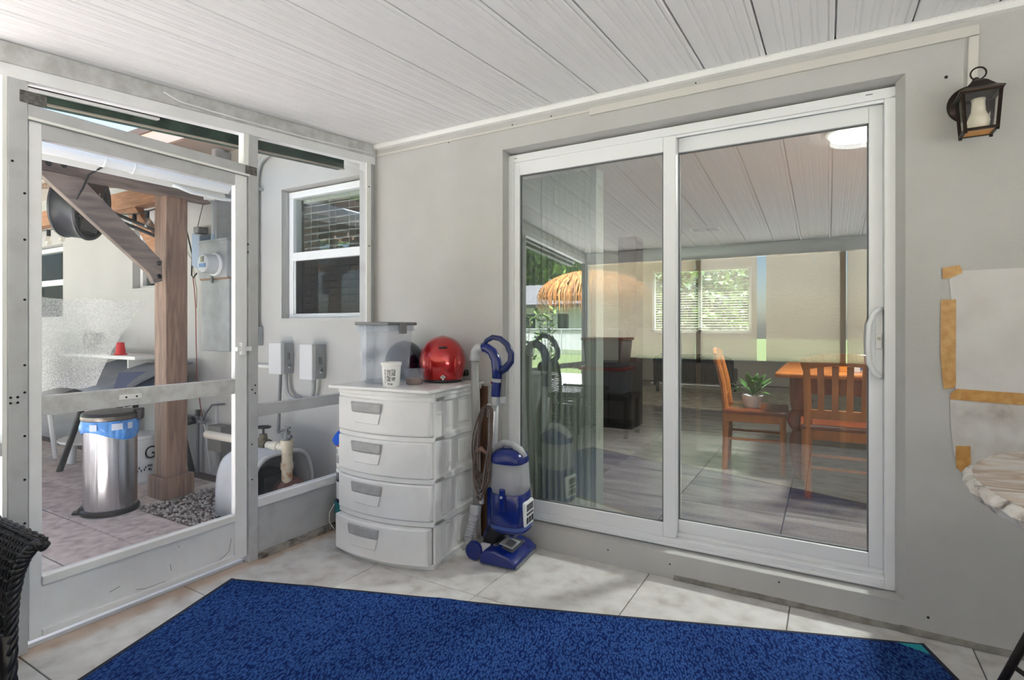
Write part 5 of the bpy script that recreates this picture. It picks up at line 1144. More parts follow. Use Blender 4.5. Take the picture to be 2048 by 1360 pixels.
wire([(-1.88, -0.10, 1.60), (-1.93, -0.06, 1.50), (-1.965, -0.03, 1.36), (-1.96, -0.03, 1.1), (-1.945, -0.03, 0.80), (-1.90, -0.03, 0.56), (-1.87, -0.03, 0.46)], 0.004, mat('wire_red', (150, 74, 66), 0.6), 'thin red wire trailing down the wall from the meter')
wire([(-2.25, -0.01, 1.85), (-2.12, -0.02, 1.85), (-2.0, -0.04, 1.76), (-1.95, -0.03, 1.5), (-1.97, -0.02, 1.36)], 0.003, mat('wire_tan', (150, 130, 112), 0.6), 'thin tan wire looping from the far window to the junction box')
def ebox(x0, x1, dep, z0, z1, label, knob):
    o = thing('electrical_box', label, 'electrical box', ((x0 + x1) / 2, 0, z0), group='electrical boxes below the window')
    MB().box(x0, x1, -dep, 0, z0, z1).build('body', M_grey, o, bevel=0.004)
    MB().box(x0 - 0.004, x1 + 0.003, -dep - 0.012, -dep + 0.02, z0 - 0.003, z1 + 0.004).build('cover', mat('box_light', (206, 207, 208), 0.5), o, bevel=0.005)
    MB().box(x1, x1 + 0.012, -dep * 0.55, -dep * 0.40, z0 + 0.10, z0 + 0.15).cyl((x1, -dep * 0.4, z0 + 0.06), (x1 + 0.012, -dep * 0.4, z0 + 0.06), 0.012, 10).build('switch', M_greyd, o)
    MB().box(x1 + 0.001, x1 + 0.003, -dep * 0.5, -dep * 0.32, z0 + 0.04, z0 + 0.07).build('sticker', M_trimw, o)
    return o
ebox(-0.905, -0.775, 0.10, 0.865, 1.082, 'grey electrical switch box left of its twin below the window', 1)
ebox(-0.560, -0.438, 0.11, 0.842, 1.078, 'grey electrical switch box nearer the porch below the window', 1)
cd = thing('u_conduit', 'grey U shaped conduit joining the two electrical boxes', 'conduit', (-0.67, -0.05, 0.7))
MB().tube([(-0.80, -0.05, 0.866), (-0.80, -0.05, 0.78), (-0.79, -0.05, 0.73), (-0.75, -0.05, 0.695), (-0.69, -0.05, 0.682), (-0.60, -0.05, 0.682), (-0.545, -0.05, 0.695), (-0.515, -0.05, 0.73), (-0.505, -0.05, 0.78), (-0.505, -0.05, 0.845)], 0.016, 12).build('pipe', M_gpipe, cd, smooth=True)
MB().tube([(-0.70, -0.05, 0.682), (-0.67, -0.05, 0.682)], 0.02, 12).build('coupling', M_gpipe, cd, smooth=40)
gpz = thing('downpipe', 'thin grey pipe from the switch box down to the pump', 'pipe', (-0.86, -0.05, 0.45))
MB().cyl((-0.855, -0.05, 0.866), (-0.80, -0.11, 0.45), 0.011, 10).build('pipe', M_greyd, gpz, smooth=40)
wc = thing('wall_conduit', 'grey conduit bending at the top of the wall beside the window', 'conduit', (-1.16, -0.02, 1.1))
MB().tube([(-1.165, -0.03, 1.20), (-1.165, -0.03, 2.30), (-1.155, -0.03, 2.38), (-1.12, -0.03, 2.44), (-1.06, -0.03, 2.475), (-0.98, -0.03, 2.49)], 0.02, 12).build('pipe', M_gpipe, wc, smooth=True)
MB().box(-1.19, -1.115, -0.05, 0.0, 2.235, 2.25).build('strap', M_gpipe, wc)
MB().box(-1.20, -1.12, -0.06, 0.0, 1.06, 1.205).build('outlet_box', M_grey, wc, bevel=0.006)
tag(MB().cyl((-1.25, -0.02, 0.905), (-0.905, -0.02, 0.905), 0.014, 10).build('wall_pipe', M_trimw, smooth=40), 'white pipe running left from the switch box on the wall', 'pipe')
# pump and its cover
pm = thing('pump_cover', 'white rounded pump cover open at one end on the gravel', 'pump cover', (-0.64, -0.34, 0))
M_pc = mat('pump_shell', (214, 216, 222), 0.55, col2=(194, 194, 196), nscale=5, bump=0.1, bscale=20)
sec = []
for k in range(25):
    a = PI * k / 24; ca, sa = math.cos(a), math.sin(a)
    sec.append((-0.34 - 0.225 * math.copysign(abs(ca) ** 0.55, ca), 0.0 + 0.40 * abs(sa) ** 0.5))
def hood(x, s, t): return [(x, -0.34 + (y + 0.34) * s, z * t) for y, z in sec]
hs = [hood(-0.86, 0.70, 0.80), hood(-0.84, 0.88, 0.93), hood(-0.78, 0.97, 0.99), hood(-0.60, 1.0, 1.0), hood(-0.45, 0.99, 0.985)]
b = MB(); n = 25
b.add([p for s in hs for p in s], [(j * n + k, j * n + k + 1, (j + 1) * n + k + 1, (j + 1) * n + k) for j in range(4) for k in range(n - 1)] + [tuple(range(n))])
b.build('hood', M_pc, pm, smooth=50, solid=0.02)
hb_ = MB(); hb_.tube([(-0.445, y, z) for y, z in [(s[0], s[1] * 0.985) for s in sec]], 0.016, 6); hb_.build('hood_rim', M_pc, pm, smooth=True)
pu = thing('water_pump', 'dark water pump with maroon casing under the white cover', 'pump', (-0.55, -0.3, 0))
MB().box(-0.76, -0.50, -0.44, -0.20, 0.0, 0.25).build('motor', M_black, pu, bevel=0.03)
MB().lathe([(0.0, -0.10), (0.085, -0.09), (0.10, -0.02), (0.095, 0.04), (0.07, 0.06), (0.07, 0.09)], (-0.43, -0.30, 0.14), 24, axis=(0.8, -0.3, 0.1)).build('casing', mat('maroon', (104, 66, 62), 0.5), pu, smooth=40)
MB().tube([(-0.37, -0.32, 0.155), (-0.20, -0.34, 0.165)], 0.045, 16).build('outlet', mat('pvc', (226, 220, 206), 0.45), pu, smooth=40)
pp = thing('pvc_piping', 'cream PVC pipes with a gate valve above the pump', 'pipe', (-0.5, -0.33, 0.4))
M_pvc = mat('pvc_stained', (226, 214, 190), 0.45, col2=(186, 140, 96), nscale=9, lo=0.38, hi=0.5)
MB().cyl((-0.42, -0.33, 0.20), (-0.42, -0.33, 0.47), 0.034, 18).cyl((-0.42, -0.33, 0.29), (-0.42, -0.33, 0.33), 0.040, 18).cyl((-0.42, -0.33, 0.44), (-0.42, -0.33, 0.475), 0.040, 18).build('riser', M_pvc, pp, smooth=40)
MB().cyl((-0.42, -0.33, 0.42), (-1.3, -0.33, 0.425), 0.028, 16).cyl((-0.50, -0.33, 0.42), (-0.56, -0.33, 0.42), 0.036, 16).build('cross_pipe', mat('pvc', (226, 220, 206), 0.45), pp, smooth=40)
MB().cyl((-0.66, -0.33, 0.38), (-0.66, -0.33, 0.49), 0.038, 14, 0.024).cyl((-0.70, -0.33, 0.42), (-0.61, -0.33, 0.42), 0.040, 14).build('valve_body', mat('valve_brass', (96, 88, 72), 0.6), pp, smooth=40)
vh = MB().tube([(-0.66 + 0.045 * math.cos(a * PI / 12), -0.33 + 0.045 * math.sin(a * PI / 12), 0.535) for a in range(24)], 0.006, 6, closed=True).cyl((-0.66, -0.33, 0.48), (-0.66, -0.33, 0.54), 0.008, 8)
for a in range(4): vh.cyl((-0.66, -0.33, 0.535), (-0.66 + 0.043 * math.cos(a * PI / 2), -0.33 + 0.043 * math.sin(a * PI / 2), 0.535), 0.004, 6)
vh.build('hand_wheel', M_dark, pp, smooth=40)
MB().cyl((-0.42, -0.33, 0.475), (-0.42, -0.33, 0.53), 0.022, 12).cyl((-0.465, -0.33, 0.50), (-0.38, -0.33, 0.50), 0.012, 10).cyl((-0.42, -0.33, 0.53), (-0.42, -0.33, 0.555), 0.01, 10).box(-0.45, -0.39, -0.337, -0.323, 0.553, 0.560).build('spigot', M_greyd, pp, smooth=40)
MB().cyl((-0.80, -0.11, 0.45), (-0.42, -0.33, 0.55), 0.009, 8).build('feed_pipe', M_greyd, pp, smooth=40)
hbx = thing('hose_bib', 'black hose tap and pipes on the wall beside the pergola post', 'hose tap', (-1.9, -0.05, 0.4))
MB().cyl((-2.35, -0.05, 0.455), (-1.80, -0.05, 0.425), 0.016, 10).build('cross_pipe', M_greyd, hbx, smooth=40)
MB().cyl((-1.90, -0.05, 0.0), (-1.90, -0.05, 0.50), 0.014, 10).build('riser', M_greyd, hbx, smooth=40)
MB().tube([(-1.90, -0.07, 0.43), (-2.02, -0.12, 0.40), (-2.05, -0.13, 0.33), (-2.04, -0.13, 0.24), (-2.10, -0.13, 0.17)], 0.022, 10).build('hose', M_black, hbx, smooth=True)
MB().cyl((-1.98, -0.10, 0.42), (-1.92, -0.07, 0.44), 0.028, 12).cyl((-2.08, -0.13, 0.41), (-2.04, -0.12, 0.41), 0.03, 12).cyl((-1.90, -0.05, 0.47), (-1.90, -0.05, 0.52), 0.022, 10).build('valve', M_dark, hbx, smooth=40)
MB().tube([(-1.86, -0.04, 0.42), (-1.80, -0.04, 0.50), (-1.72, -0.04, 0.57), (-1.55, -0.04, 0.59)], 0.008, 8).build('branch_pipe', M_greyd, hbx, smooth=True)
ub = thing('utility_box', 'grey utility box low on the wall behind the screen door latch', 'utility box', (-1.58, -0.05, 0.25))
MB().box(-1.68, -1.50, -0.10, 0, 0.22, 0.42).build('box', mat('ubox', (130, 128, 124), 0.6), ub, bevel=0.005)
MB().cyl((-1.62, -0.05, 0.06), (-1.62, -0.05, 0.22), 0.03, 12).build('stub_pipe', M_gpipe, ub, smooth=40)
MB().box(-1.70, -1.695, -0.02, 0.0, 0.05, 0.60).build('cover_strip', M_aluw, ub)
wire([(-1.86, -0.04, 0.45), (-1.80, -0.05, 0.38), (-1.77, -0.05, 0.25), (-1.74, -0.05, 0.12), (-1.70, -0.06, 0.04)], 0.005, M_trimw, 'white wire running down the wall near the hose tap')

gl_ = thing('covered_grill', 'dark covered barbecue grill at the far left of the patio', 'grill', (-4.5, -0.52, 0))
MB().box(-4.78, -4.24, -0.75, -0.30, 0.45, 0.82).build('body', mat('grill_dark', (58, 52, 50), 0.6, col2=(42, 38, 38), nscale=9), gl_, bevel=0.02)
MB().lathe([(0.0, 0.0), (0.26, 0.0), (0.25, 0.10), (0.17, 0.19), (0.0, 0.23)], (-4.51, -0.525, 0.82), 24).build('lid', mat('grill_dark', (58, 52, 50), 0.6, col2=(42, 38, 38), nscale=9), gl_, smooth=40)
for (x, y) in ((-4.74, -0.71), (-4.28, -0.71), (-4.74, -0.34), (-4.28, -0.34)): MB().box(x - 0.02, x + 0.02, y - 0.02, y + 0.02, 0, 0.45).build('leg', M_dark, gl_)
MB().box(-4.78, -4.24, -0.75, -0.30, 0.16, 0.19).build('shelf', mat_wood('grill_shelf', (150, 100, 66), (176, 126, 88)), gl_)
# ------------------------------------------------------------------ interior room behind the glass
IZ = 0.12
fi = tag(MB().box(-0.75, 4.7, 0.2, 8.5, -0.05, IZ - 0.006).build('floor', mat('interior_grout', (70, 66, 62), 0.9)), 'glossy grey tile floor of the dining room', 'floor', kind='structure')
im = tile_mesh(0.61 - 0.005, 0.61 - 0.005, 0.006, 0.0012, M_itile, 'tile')
for i in range(9):
    for j in range(13):
        x, y = -0.68 + 0.61 * (i + 0.5), 0.235 + 0.61 * (j + 0.5)
        if x > 4.5: continue
        put(im, 'tile', (x, y, IZ), fi)
tag(MB().box(-0.85, 4.75, 8.4, 8.55, 0, 1.08).box(-0.85, -0.5, 8.4, 8.55, 1.08, 2.34).box(1.36, 4.75, 8.4, 8.55, 1.08, 2.34).box(-0.85, 4.75, 8.4, 8.55, 2.34, 2.6).build('wall_far', M_iwall), 'beige far wall of the dining room', 'wall', kind='structure')
tag(MB().box(-0.85, -0.72, 1.3, 8.4, 0, 2.6).box(0.22, 0.30, 0.2, 1.3, 0, 2.6).box(-7.0, 0.22, 1.22, 1.3, 0, 2.6).box(-7.1, -7.0, 0.0, 1.3, -0.1, 2.6).build('wall_side', M_iwall), 'beige side wall of the dining room', 'wall', kind='structure')
tag(MB().box(4.7, 4.8, 0.2, 8.4, 0, 2.6).build('wall_east', M_iwall), 'beige right wall of the dining room', 'wall', kind='structure')
tag(MB().box(-7.0, 4.8, 0.2, 8.5, 2.5, 2.6).build('ceiling', M_iceil), 'flat white ceiling of the dining room', 'ceiling', kind='structure')
w4 = thing('window_4', 'far dining room window with venetian blind', 'window', (0.43, 8.4, 1.08), kind='structure')
MB().box(-0.5, 1.36, 8.38, 8.46, 1.08, 1.14).box(-0.5, 1.36, 8.38, 8.46, 2.29, 2.34).box(-0.5, -0.45, 8.38, 8.46, 1.08, 2.34).box(1.31, 1.36, 8.38, 8.46, 1.08, 2.34).box(0.40, 0.46, 8.38, 8.46, 1.08, 2.34).build('window_frame', M_white, w4)
MB().box(-0.45, 1.31, 8.43, 8.435, 1.14, 2.29).build('pane', M_fglass, w4)
blind(-0.44, 1.30, 8.33, 1.16, 2.32, 0.048, 'pale venetian blind on the far dining room window', tilt=8, cords=False, col=mat('blind_pale', (220, 214, 198), 0.6))
vb = thing('vertical_blind', 'grey vertical blind drawn to the left behind the fixed glass', 'blind', (1.25, 0.30, IZ))
M_vb = mat('vertical_slat', (168, 172, 162), 0.7)
sme = meshdata(MB().box(-0.042, 0.042, -0.001, 0.001, 0.03, 1.98), 'slat', M_vb)
for k in range(22): put(sme, 'slat', (-0.24 + 0.0205 * k, 0.02 * (k % 2), 0), vb, math.radians(62 if k > 4 else 35))
MB().box(1.0, 2.84, 0.26, 0.34, 2.12, 2.17).build('head_rail', M_white, vb)
MB().box(1.40, 1.445, 0.285, 0.30, 0.15, 2.11).build('lead_rail', mat('lead_rail', (150, 152, 146), 0.6), vb)
# interior ceiling lamp and vent
cl_ = thing('ceiling_light', 'round white ceiling light above the dining table', 'ceiling light', (2.766, 1.60, 2.5))
MB().lathe([(0.20, 0.0), (0.20, -0.02), (0.18, -0.03)], (2.766, 1.60, 2.5), 32).build('trim_ring', M_white, cl_, smooth=40)
MB().lathe([(0.18, -0.028), (0.17, -0.045), (0.10, -0.062), (0.0, -0.068)], (2.766, 1.60, 2.5), 32).build('diffuser', mat('lamp_diffuser', (255, 250, 240), 0.5, emit=(255, 246, 232), estr=6.0), cl_, smooth=True)
_l = bpy.data.lights.new('ceiling_light_bulb', 'AREA'); _l.shape = 'DISK'; _l.size = 0.34; _l.energy = 32; _l.color = (1.0, 0.98, 0.97)
_lo = bpy.data.objects.new('ceiling_light_bulb', _l); COL.objects.link(_lo); _lo.location = (0, 0, -0.075); _lo.parent = cl_
vt = thing('ceiling_vent', 'white ceiling air vent in the dining room', 'vent', (1.18, 4.87, 2.5))
MB().box(1.0, 1.38, 4.75, 4.98, 2.487, 2.50).build('vent_frame', M_white, vt)
for k in range(7): MB().bar((1.03, 4.775 + 0.03 * k, 2.484), (1.35, 4.775 + 0.03 * k, 2.484), 0.016, 0.004).build('vent_slat', M_greyd, vt)

# dining furniture
M_oak = mat_wood('honey_oak', (146, 82, 32), (182, 108, 48), (2, 2, 0.5), 0.3, 4.0)
M_oakd = mat_wood('dark_oak', (98, 44, 22), (132, 66, 32), (2, 2, 0.6), 0.28, 4.0)
def dining_chair(loc, rz, label):
    """+y is the way the sitter faces; back at -y"""
    o = thing('dining_chair', label, 'dining chair', loc, rz, group='dining chairs'); CM = xf_of(o)
    def C(mb): mb.rot(CM); return mb
    for s in (-1, 1):
        C(MB().tube([(s * 0.185, -0.20, 0.0), (s * 0.185, -0.19, 0.25), (s * 0.185, -0.19, 0.46), (s * 0.19, -0.21, 0.65), (s * 0.195, -0.255, 0.84)], [0.02, 0.022, 0.024, 0.022, 0.019], 8)).build('leg', M_oak, o, smooth=40)
        C(MB().tube([(s * 0.205, 0.20, 0.0), (s * 0.205, 0.20, 0.43)], [0.017, 0.022], 8)).build('leg', M_oak, o, smooth=40)
    C(MB().box(-0.23, 0.23, -0.21, 0.24, 0.43, 0.465)).build('seat', M_oakd, o, bevel=0.012)
    C(MB().box(-0.20, 0.20, -0.20, -0.175, 0.37, 0.43).box(-0.20, 0.20, 0.185, 0.21, 0.37, 0.43).box(-0.21, -0.185, -0.19, 0.2, 0.37, 0.43).box(0.185, 0.21, -0.19, 0.2, 0.37, 0.43)).build('apron', M_oak, o)
    tr = [(-0.225 + 0.45 * i / 14, -0.262 + 0.018 * (1 - ((i - 7) / 7) ** 2) * -1, 0.845 + 0.035 * (1 - ((i - 7) / 7) ** 2)) for i in range(15)]
    trb = MB()
    for i in range(14): trb.bar(tr[i], tr[i + 1], 0.024, 0.075)
    C(trb).build('top_rail', M_oak, o, bevel=0.0)
    C(MB().bar((-0.19, -0.20, 0.53), (0.19, -0.20, 0.53), 0.02, 0.06)).build('lower_rail', M_oak, o, bevel=0.004)
    for k in range(4):
        x = -0.115 + 0.0767 * k
        C(MB().bar((x, -0.202, 0.55), (x, -0.224, 0.69), 0.036, 0.014, (0, 1, 0)).bar((x, -0.224, 0.685), (x * 1.04, -0.264, 0.84), 0.036, 0.014, (0, 1, 0))).build('back_slat', M_oak, o)
    C(MB().cyl((-0.19, -0.19, 0.27), (0.19, -0.19, 0.27), 0.010, 8).cyl((-0.19, -0.19, 0.19), (0.19, -0.19, 0.19), 0.010, 8)).build('stretcher', M_oak, o, smooth=40)
    for s in (-1, 1): C(MB().cyl((s * 0.19, -0.19, 0.24), (s * 0.20, 0.2, 0.24), 0.010, 8)).build('stretcher', M_oak, o, smooth=40)
    return o
dining_chair((2.655, 1.50, IZ), math.radians(2), 'honey oak dining chair with its slatted back to the glass door')
dining_chair((2.09, 1.96, IZ), math.radians(-86), 'honey oak dining chair turned sideways with a plant on its seat')
tb_ = thing('dining_table', 'oak dining table with turned legs behind the slatted chair', 'dining table', (2.95, 2.35, IZ))
MB().box(2.26, 3.9, 1.62, 3.0, IZ + 0.725, IZ + 0.76).build('table_top', M_oak, tb_, bevel=0.012)
MB().box(2.36, 3.8, 1.72, 1.745, IZ + 0.61, IZ + 0.725).box(2.36, 3.8, 2.88, 2.905, IZ + 0.61, IZ + 0.725).box(2.36, 2.385, 1.72, 2.9, IZ + 0.61, IZ + 0.725).box(3.78, 3.8, 1.72, 2.9, IZ + 0.61, IZ + 0.725).build('apron', M_oakd, tb_)
LP_ = [(0.03, 0.0), (0.04, 0.02), (0.03, 0.06), (0.045, 0.12), (0.06, 0.20), (0.055, 0.30), (0.035, 0.34), (0.06, 0.37), (0.075, 0.42), (0.06, 0.47), (0.04, 0.49), (0.05, 0.53), (0.055, 0.60), (0.055, 0.725)]
for (x, y) in ((2.40, 1.76), (3.76, 1.76), (2.40, 2.86), (3.76, 2.86)): MB().lathe(LP_, (x, y, IZ), 20).build('leg', M_oakd, tb_, smooth=40)
bx = thing('tissue_box', 'orange and white box on the dining table', 'box', (2.74, 1.95, IZ + 0.76))
MB().box(2.66, 2.72, 1.90, 2.0, IZ + 0.76, IZ + 0.86).build('orange_panel', mat('box_orange', (216, 140, 40), 0.5), bx, bevel=0.003)
MB().box(2.72, 2.86, 1.88, 2.02, IZ + 0.76, IZ + 0.88).build('carton', mat('carton_white', (214, 216, 220), 0.5), bx, bevel=0.003)
MB().box(2.78, 2.85, 1.877, 1.88, IZ + 0.78, IZ + 0.85).build('blue_print', mat('print_blue', (60, 92, 150), 0.5), bx)
pt = thing('potted_plant', 'leafy green plant in a white pot on the sideways chair', 'potted plant', (2.08, 1.93, IZ + 0.465))
PZ = IZ + 0.465
MB().lathe([(0.055, 0.0), (0.06, 0.005), (0.075, 0.085), (0.078, 0.09), (0.07, 0.088), (0.0, 0.08)], pt.location, 24).build('pot', mat('pot_white', (234, 236, 240), 0.4), pt, smooth=40)
M_leaf = mat('leaf_green', (86, 128, 62), 0.5, col2=(60, 98, 44), nscale=20)
r2 = random.Random(21)
for k in range(26):
    a = r2.random() * 2 * PI; ln_ = r2.uniform(0.12, 0.21); el = r2.uniform(0.3, 1.3); st_ = Vector((2.08, 1.93, PZ + 0.08))
    d = Vector((math.cos(a) * math.cos(el), math.sin(a) * math.cos(el), math.sin(el))); sd_ = Vector((-math.sin(a), math.cos(a), 0)); m0 = st_ + d * r2.uniform(0.02, 0.06)
    w = r2.uniform(0.022, 0.034); mid = m0 + d * ln_ * 0.5 + Vector((0, 0, 0.01)); tip = m0 + d * ln_ - Vector((0, 0, 0.03))
    MB().add([st_, m0, mid + sd_ * w, mid - sd_ * w, tip, mid + Vector((0, 0, -0.006))], [(0, 1, 5), (1, 2, 5), (1, 5, 3), (2, 4, 5), (3, 5, 4)]).build('leaf', M_leaf, pt, smooth=True, solid=0.001)
# living room end: rug, black rattan sofa, tall cabinet
lr = MB().box(-0.4, 2.2, 4.85, 7.2, IZ + 0.001, IZ + 0.012).build('area_rug', mat_ramp('mottled_rug', [(0.3, (140, 126, 112)), (0.5, (186, 174, 158)), (0.7, (206, 196, 182))], 9, 6, 1.0, 0.95))
tag(lr, 'mottled beige area rug in the far room', 'rug')
sf = thing('rattan_sofa', 'black rattan sofa standing on the far area rug', 'sofa', (0.7, 6.7, IZ + 0.012))
s_ = MB(); 
for k in range(60):
    x = 0.12 + 1.16 * k / 59; s_.tube([(x, 6.42 + 0.012 * math.cos(PI * k), IZ + 0.18), (x, 6.40, IZ + 0.40), (x, 6.38, IZ + 0.60)], 0.011, 5)
s_.build('backrest', M_wick, sf, smooth=True)
MB().tube([(0.10, 6.40, IZ + 0.12), (0.10, 6.38, IZ + 0.55), (0.2, 6.38, IZ + 0.62), (1.2, 6.38, IZ + 0.62), (1.30, 6.38, IZ + 0.55), (1.30, 6.40, IZ + 0.12)], 0.028, 8).build('back_frame', M_black, sf, smooth=True)
MB().box(0.10, 1.30, 6.42, 7.05, IZ + 0.18, IZ + 0.40).build('seat', M_black, sf, bevel=0.03)
for (x, y) in ((0.14, 6.42), (1.26, 6.42), (0.14, 7.0), (1.26, 7.0)): MB().cyl((x, y, IZ + 0.012), (x, y, IZ + 0.2), 0.022, 8).build('leg', M_black, sf)
cb_ = thing('tall_cabinet', 'dark brown tall cabinet in the dining room seen through the fixed glass', 'cabinet', (0.55, 3.2, IZ))
M_cab = mat_wood('cabinet_brown', (58, 40, 32), (84, 60, 46), (3, 3, 0.5), 0.4, 4.0)
MB().box(0.30, 0.80, 2.95, 3.35, IZ, IZ + 0.70).build('body', mat('cab_black', (24, 22, 22), 0.4), cb_, bevel=0.005)
MB().box(0.62, 0.82, 3.05, 3.30, IZ + 0.70, IZ + 2.05).build('upper_body', M_cab, cb_, bevel=0.005)
MB().box(0.34, 0.54, 2.935, 2.95, IZ + 0.05, IZ + 0.66).build('door', mat('cab_black', (24, 22, 22), 0.4), cb_, bevel=0.004)
MB().box(0.56, 0.76, 2.935, 2.95, IZ + 0.05, IZ + 0.66).build('door', mat('cab_black', (24, 22, 22), 0.4), cb_, bevel=0.004)

# ------------------------------------------------------------------ porch things seen reflected in the glass
def tote(x, y, z, w, d, h, label, lid):
    o = thing('storage_tote', label, 'storage tote', (x, y, z), group='storage totes by the rear wall')
    MB().hexa([(x - w * 0.44, y - d * 0.44, z), (x + w * 0.44, y - d * 0.44, z), (x + w * 0.44, y + d * 0.44, z), (x - w * 0.44, y + d * 0.44, z)], [(x - w / 2, y - d / 2, z + h), (x + w / 2, y - d / 2, z + h), (x + w / 2, y + d / 2, z + h), (x - w / 2, y + d / 2, z + h)]).build('tub', mat('tote_grey', (110, 112, 116), 0.5), o, bevel=0.015)
    MB().box(x - w / 2 - 0.015, x + w / 2 + 0.015, y - d / 2 - 0.015, y + d / 2 + 0.015, z + h, z + h + 0.03).build('lid', lid, o, bevel=0.008)
    return o
bench = thing('storage_bench', 'black low bench under the stacked totes by the rear wall', 'bench', (0.42, -3.05, 0))
MB().box(0.12, 0.74, -3.30, -2.82, 0.40, 0.46).build('top', M_black, bench, bevel=0.008)
for (x, y) in ((0.15, -3.26), (0.71, -3.26), (0.15, -2.86), (0.71, -2.86)): MB().box(x - 0.02, x + 0.02, y - 0.02, y + 0.02, 0, 0.40).build('leg', M_black, bench)
MB().box(0.16, 0.70, -3.27, -2.86, 0.10, 0.13).build('shelf', M_black, bench)
tote(0.43, -3.06, 0.46, 0.50, 0.40, 0.26, 'grey storage tote with red lid, lower of the stack', mat('lid_red', (150, 30, 34), 0.5))
tote(0.43, -3.06, 0.751, 0.46, 0.38, 0.30, 'grey storage tote with dark red lid, topmost of the stack', mat('lid_red2', (120, 34, 40), 0.5))

# ------------------------------------------------------------------ neighbourhood seen in the reflection
nh_ = thing('neighbour_house', 'white neighbour house with a low grey roof beyond the lawn', 'house', (-12, -26, 0))
MB().box(-17.5, -9.0, -32, -25.0, -0.06, 2.45).build('walls', mat('house_white', (214, 214, 210), 0.7), nh_)
MB().hexa([(-18.1, -32.6, 2.45), (-8.4, -32.6, 2.45), (-8.4, -24.4, 2.45), (-18.1, -24.4, 2.45)], [(-14.5, -29.5, 3.9), (-12.0, -29.5, 3.9), (-12.0, -28.5, 3.9), (-14.5, -28.5, 3.9)]).build('roof', mat('house_roof', (112, 110, 112), 0.9), nh_)
MB().box(-18.15, -8.35, -24.42, -24.34, 2.28, 2.47).build('fascia', M_dark, nh_)
for (x0, x1) in ((-12.9, -11.9), (-15.5, -14.4), (-10.6, -9.8)):
    wn = MB().box(x0, x1, -25.0, -24.97, 1.0, 2.0).build('window', M_trimw, nh_)
    MB().box(x0 + 0.06, x1 - 0.06, -24.975, -24.95, 1.06, 1.94).build('pane', mat('dark_pane', (52, 60, 66), 0.15), wn)
fe = thing('chain_link_fence', 'low chain link fence across the lawn', 'fence', (-8, -20, 0))
fb = MB()
for x in range(-16, 0, 2): fb.cyl((x, -20, -0.06), (x, -20, 1.1), 0.03, 6)
fb.build('fence_posts', M_gpipe, fe); MB().cyl((-16, -20, 1.1), (0, -20, 1.1), 0.025, 6).build('top_rail', M_gpipe, fe)
MB().box(-16, 0, -20.002, -20, -0.06, 1.1).build('wire_mesh', mat_sheer('fence_mesh', (160, 162, 162), 0.25, 0.3), fe)
def foliage(c, rad, n, size, seed, ms, name, parent, squash=0.8):
    r_ = random.Random(seed); b = MB()
    lobes = [Vector(c) + Vector((r_.gauss(0, 0.5) * rad, r_.gauss(0, 0.5) * rad, r_.gauss(0, 0.4) * rad * squash)) for _ in range(9)]
    for i in range(n):
        lc = r_.choice(lobes); d = Vector((r_.gauss(0, 1), r_.gauss(0, 1), r_.gauss(0, 1))).normalized(); p = lc + d * rad * 0.48 * r_.random() ** 0.35
        a = Vector((r_.gauss(0, 1), r_.gauss(0, 1), r_.gauss(0, 1))).normalized(); e = a.orthogonal().normalized(); s = size * r_.uniform(0.6, 1.3); b.cm = r_.randrange(len(ms))
        b.add([p - a * s, p + e * s * 0.42, p + a * s, p - e * s * 0.42], [(0, 1, 2, 3)])
    return b.build(name, ms, parent, kind='stuff', fixn=False)
LEAF = [mat('tree_leaf_a', (82, 122, 50), 0.6), mat('tree_leaf_b', (38, 70, 30), 0.6), mat('tree_leaf_c', (132, 160, 84), 0.6)]
M_bark = mat_wood('bark', (92, 76, 62), (122, 104, 86), (3, 3, 1), 0.9)
for (x, y, h, r, lab, sd_) in ((-22, -40, 7.5, 4.2, 'large leafy tree behind the neighbour house', 31), (-13, -42, 6.5, 4.0, 'second leafy tree to the right behind the neighbour house', 32), (-26, 4.2, 4.6, 2.6, 'pale leafy tree beyond the far end of the patio', 33), (-9, -7.5, 4.6, 2.4, 'tree standing on the lawn beyond the pergola', 34), (1.2, 12.8, 2.2, 2.6, 'leafy tree behind the house outside the far window', 35), (-8, 14.5, 2.8, 2.6, 'bushy tree behind the house left of the far window', 36)):
    t = thing('tree', lab, 'tree', (x, y, -0.06), group='trees around the house')
    MB().tube([(x, y, -0.06), (x + 0.1, y, h * 0.5), (x, y, h)], [0.22, 0.16, 0.08], 8).build('trunk', M_bark, t, smooth=True)
    foliage((x, y, h), r, 5200, 0.42 if y < -20 or x < -20 else 0.15, sd_, LEAF, 'crown', t)
tk = thing('thatched_umbrella', 'dry palm thatched sun shelter on the lawn', 'thatched shelter', (-3.75, -13.2, 0))
tx, ty, tz = -3.75, -13.2, 2.95
MB().cyl((tx, ty, -0.06), (tx, ty, tz - 0.1), 0.07, 10).build('pole', M_bark, tk)
MB().lathe([(1.75, -0.85), (1.60, -0.62), (1.30, -0.32), (0.8, -0.10), (0.0, 0.0)], (tx, ty, tz), 28, cap=False).build('thatch_dome', mat('thatch_base', (150, 96, 52), 0.9), tk, smooth=True)
r_ = random.Random(8); b = MB()
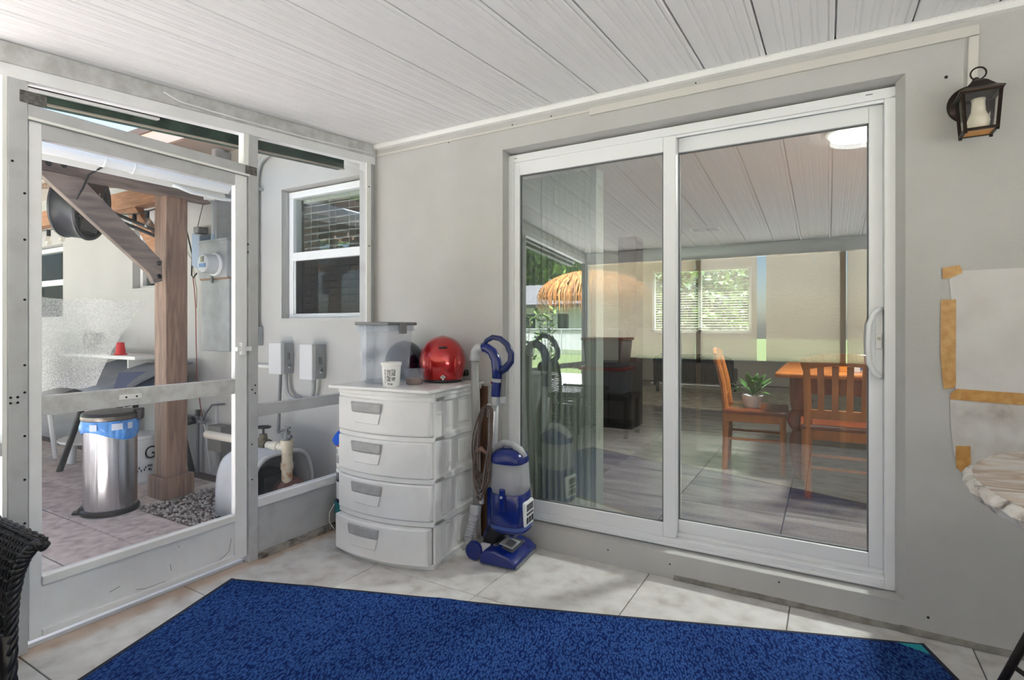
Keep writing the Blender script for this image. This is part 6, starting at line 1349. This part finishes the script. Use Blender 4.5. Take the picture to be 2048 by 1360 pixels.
for i in range(1500):
    a = r_.random() * 2 * PI; t0 = r_.uniform(0.1, 0.85); b.cm = r_.randrange(3)
    def pt_(t): 
        rr = 1.78 * math.sin(min(t, 1.25) * PI * 0.46) ; return Vector((tx + rr * math.cos(a), ty + rr * math.sin(a), tz + 0.02 - 0.88 * (1 - math.cos(min(t, 1.3) * PI * 0.46)) - max(0, t - 1) * 0.9))
    p = [pt_(t0), pt_(t0 + 0.2), pt_(t0 + 0.42 + r_.random() * 0.12)]; w = Vector((-math.sin(a), math.cos(a), 0)) * 0.016
    b.add([p[0] - w, p[0] + w, p[1] + w, p[1] - w, p[2]], [(0, 1, 2, 3), (3, 2, 4)])
b.build('palm_fronds', [mat('thatch_a', (196, 122, 58), 0.9), mat('thatch_b', (222, 158, 88), 0.9), mat('thatch_c', (150, 110, 76), 0.9)], tk, kind='stuff', fixn=False)
def bush(x, y, h, n, seed, label):
    o = thing('shrub', label, 'shrub', (x, y, -0.06), group='shrubs beside the porch'); r_ = random.Random(seed)
    for k in range(n):
        a = r_.random() * 2 * PI; sp = r_.uniform(0.05, 0.22); tip = Vector((x + sp * math.cos(a), y + sp * math.sin(a), h * r_.uniform(0.75, 1.0)))
        s = MB().tube([(x, y, -0.06), (x + sp * 0.3 * math.cos(a), y + sp * 0.3 * math.sin(a), h * 0.4), tip], [0.008, 0.006, 0.003], 5).build('stem', M_bark, o, smooth=True)
        lf = MB()
        for i in range(40):
            t = r_.uniform(0.30, 1.0); p = Vector((x, y, -0.06)).lerp(tip, t); b_ = r_.random() * 2 * PI; d = Vector((math.cos(b_), math.sin(b_), r_.uniform(-0.1, 0.7))).normalized(); e = Vector((-math.sin(b_), math.cos(b_), 0)); ll = r_.uniform(0.09, 0.15)
            lf.cm = r_.randrange(3); lf.add([p, p + d * ll * 0.5 + e * ll * 0.22, p + d * ll, p + d * ll * 0.5 - e * ll * 0.22], [(0, 1, 2, 3)])
        lf.build('leaves', LEAF, o, kind='stuff', fixn=False)
bush(-0.72, -3.9, 1.70, 5, 41, 'tall thin leafy shrub outside the rear porch corner')
bush(-1.15, -4.0, 1.35, 6, 42, 'shorter leafy shrub a little further from the porch corner')
